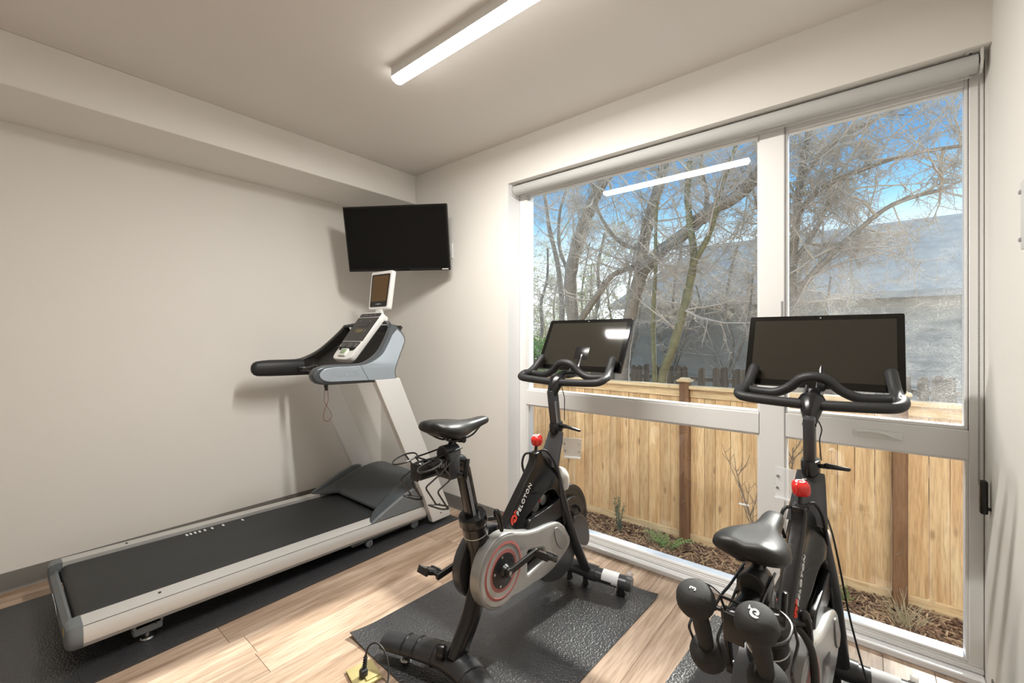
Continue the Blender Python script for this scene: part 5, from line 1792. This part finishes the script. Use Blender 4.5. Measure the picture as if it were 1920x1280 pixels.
    for k in range(5):
        a = R(72 * k + 30)
        b = B().cyl((0.0875, C0.x + 0.06 * math.cos(a), C0.y + 0.06 * math.sin(a)), (0.0893, C0.x + 0.06 * math.cos(a), C0.y + 0.06 * math.sin(a)), 0.0055, n=10)
        o = obj('hub_bolt', b, 'steel', cv)
    b = B().plate([[(p.x, p.y) for p in smooth([(0.555, 0.425, 0), (0.585, 0.435, 0), (0.64, 0.385, 0), (0.672, 0.335, 0), (0.640, 0.310, 0), (0.585, 0.345, 0)], 4, closed=True)]], 0.004, 0.003, YZ(0.087), res=2)
    obj('cover_dimple', b, 'ringgrey', cv, sharp=60)
    b = B().plate([[(p.x, p.y) for p in smooth([(0.50, 0.300, 0), (0.60, 0.290, 0), (0.70, 0.330, 0), (0.765, 0.36, 0), (0.80, 0.27, 0), (0.78, 0.18, 0), (0.68, 0.140, 0), (0.56, 0.165, 0), (0.50, 0.22, 0)], 4, closed=True)]], 0.016, 0.006, YZ(0.040), res=2)
    P('lower_shroud', b, 'greypaint', sharp=60)
    b = B().plate([[(p[0], p[1]) for p in outl]], 0.022, 0.008, YZ(-0.050), res=2)
    P('belt_cover_left', b, 'greypaint', sharp=60).name = 'inner_cover'
    b = B().lathe([(0.005, 0.0), (0.05, 0.0), (0.06, 0.006), (0.06, 0.012)], (-0.084, C0.x, C0.y), (1, 0, 0), 28)
    P('crank_hub', b, 'black')
    # cranks and pedals
    for s, ang in ((1, crank), (-1, 180 + crank)):
        dr = V((0, math.cos(R(ang)), math.sin(R(ang))))
        ctr = V((s * 0.112, C0.x, C0.y))
        end = ctr + dr * 0.17 + V((s * 0.010, 0, 0))
        mtc = basis((ctr + end) / 2, end - ctr, (0, -dr.z, dr.y))
        b = B().plate([rr(0.10, 0.10, -0.013, 0.013, 0.012)], 0.007, 0.003, mtc, res=2)
        b.cyl(ctr - V((s * 0.012, 0, 0)), ctr + V((s * 0.008, 0, 0)), 0.019, n=18, bevel=0.003)
        cr = P('crank_arm', b, 'black')
        obj('crank_bolt', B().cyl(ctr + V((s * 0.008, 0, 0)), ctr + V((s * 0.010, 0, 0)), 0.008, n=8), 'steel', cr)
        pc = end + V((s * 0.062, 0, 0))
        b = B().cyl(end, pc + V((s * 0.03, 0, 0)), 0.007, n=10)
        b.box(pc, (0.036, 0.064, 0.022), rot=Matrix.Rotation(R(-24), 3, 'X'), bevel=0.006)
        for dy in (-0.036, 0.036):
            q = Matrix.Rotation(R(-24), 3, 'X') @ V((0, dy, 0.0))
            b.box(pc + q, (0.062, 0.012, 0.030), rot=Matrix.Rotation(R(-24), 3, 'X'), bevel=0.004)
        for dx in (-0.028, 0.028):
            q = Matrix.Rotation(R(-24), 3, 'X') @ V((dx, 0, 0.0))
            b.box(pc + q, (0.008, 0.080, 0.018), rot=Matrix.Rotation(R(-24), 3, 'X'), bevel=0.003)
        pd_ = P('pedal', b, 'black')
        for dy in (-0.038, 0.038):
            q = Matrix.Rotation(R(-24), 3, 'X') @ V((0, dy, 0.015))
            obj('cleat_plate', B().box(pc + q, (0.038, 0.010, 0.004), rot=Matrix.Rotation(R(-24), 3, 'X')), 'steel', pd_)
    return bk, sh

bikeA, shA = make_bike('exercise_bike', 'exercise bike with high saddle and empty weight rack, next to the treadmill', (2.306, -1.195), 0.0)
bikeB, shB = make_bike('exercise_bike', 'exercise bike with low saddle and two dumbbells, nearest the right wall', (3.338, -1.172), 4.3, seat_dz=-0.152, seat_turn=1.0, bar_turn=-3.4, bar_da=0.035, bar_dz=-0.015, tilt=24.0, tray=-1, crank=-82.0, hose=True)

# ------------------------------------------------------------------ dumbbells standing in the rear rack of the second bike
def dumbbell(label, x, mark):
    t = empty('dumbbell', (0, 0, 0))
    tag(t, label, 'dumbbell', 'dumbbells in the bike rack')
    top = V((x, -0.238, 0.925)) + shB
    bot = V((x * 1.02, -0.158, 0.765)) + shB
    mw = Matrix.Translation((bikeB.location.x, bikeB.location.y, 0.006)) @ Matrix.Rotation(bikeB.rotation_euler.z, 4, 'Z')
    top, bot = mw @ top, mw @ bot
    d = (top - bot).normalized()
    t.location = bot
    def head(c, sgn):
        return [(0.005, 0.034), (0.020, 0.033), (0.030, 0.028), (0.038, 0.018), (0.041, 0.004), (0.041, -0.004), (0.037, -0.016), (0.028, -0.026), (0.018, -0.030)]
    b = B().lathe([(0.0165, 0.02), (0.019, (top - bot).length * 0.5), (0.0165, (top - bot).length - 0.02)], V((0, 0, 0)), d, 18)
    obj('handle', b, 'neoprene', t)
    b = B().lathe(head(0, 1), top - bot, d, 28)
    h1 = obj('head', b, 'neoprene', t, sharp=60)
    b = B().lathe(head(0, 1), V((0, 0, 0)), -d, 28)
    obj('head', b, 'neoprene', t, sharp=60)
    ex = V((1, 0.15, 0))
    ex = (ex - d * ex.dot(d)).normalized()
    mt = basis((top - bot) + d * 0.0342, ex, d.cross(ex))
    b = B()
    if mark == '3':
        b.add_mesh(text_mesh('3', 0.019, 0.0006, bold=0.0004), mt @ Matrix.Rotation(R(75), 4, 'Z'))
    else:
        logo_b(b, mt @ Matrix.Rotation(R(60), 4, 'Z'), 0.024)
    obj('print', b, 'white', h1)
    return t
dumbbell('black dumbbell marked with a white 3 in the bike rack', -0.067, '3')
dumbbell('black dumbbell marked with a white emblem in the bike rack', 0.054, 'p')

# ------------------------------------------------------------------ second bike's power cord running down to the floor
b = B().tube(smooth([(3.424, -0.472, 0.790), (3.430, -0.46, 0.74), (3.452, -0.44, 0.655), (3.472, -0.41, 0.53), (3.490, -0.38, 0.40), (3.512, -0.36, 0.275), (3.556, -0.385, 0.12), (3.62, -0.44, 0.03), (3.70, -0.60, 0.010), (3.78, -0.86, 0.010)], 8), 0.0034, 7)
b.box((3.422, -0.474, 0.805), (0.012, 0.022, 0.05), bevel=0.004)
pc_ = obj('power_cord', b, 'cordblack')
tag(pc_, 'thin black power cord hanging from the right bike to the floor', 'cord')

# ------------------------------------------------------------------ floor outlet with plug and cord
fo = empty('floor_outlet', (1.99, -1.40, 0))
tag(fo, 'square brass floor outlet at the corner of the bike mat', 'outlet')
rot = Matrix.Rotation(R(-12), 3, 'Z')
obj('plate', B().box((0, 0, 0.005), (0.125, 0.105, 0.010), rot=rot, bevel=0.003), 'brass', fo)
obj('flip_lid', B().box((0.028, 0.012, 0.0125), (0.048, 0.05, 0.006), rot=rot, bevel=0.002), 'brass', fo)
b = B().box((2.005, -1.412, 0.026), (0.026, 0.030, 0.032), bevel=0.007)
b.tube([(2.004, -1.408, 0.038), (2.000, -1.402, 0.062), (1.998, -1.398, 0.085)], [0.0085, 0.0070, 0.0052], 10)
for k in range(5):
    b.lathe([(0.0065, 0), (0.0092, 0.0008), (0.0092, 0.0028), (0.0065, 0.0036)], (2.0035 - 0.0012 * k, -1.407 + 0.0019 * k, 0.043 + 0.0078 * k), (-0.1, 0.2, 1), 12)
cd = empty('plug_cord', (2.005, -1.412, 0.01))
tag(cd, 'black power plug and curved cord in the brass floor outlet', 'cord')
obj('plug', b, 'cordblack', cd, world=True)
b = B().tube(smooth([(1.998, -1.398, 0.085), (1.998, -1.385, 0.112), (2.015, -1.365, 0.124), (2.045, -1.352, 0.110), (2.075, -1.350, 0.075), (2.105, -1.365, 0.035), (2.135, -1.40, 0.012), (2.18, -1.46, 0.009), (2.26, -1.52, 0.009)], 7), 0.0035, 8)
obj('cord', b, 'cordblack', cd, world=True)
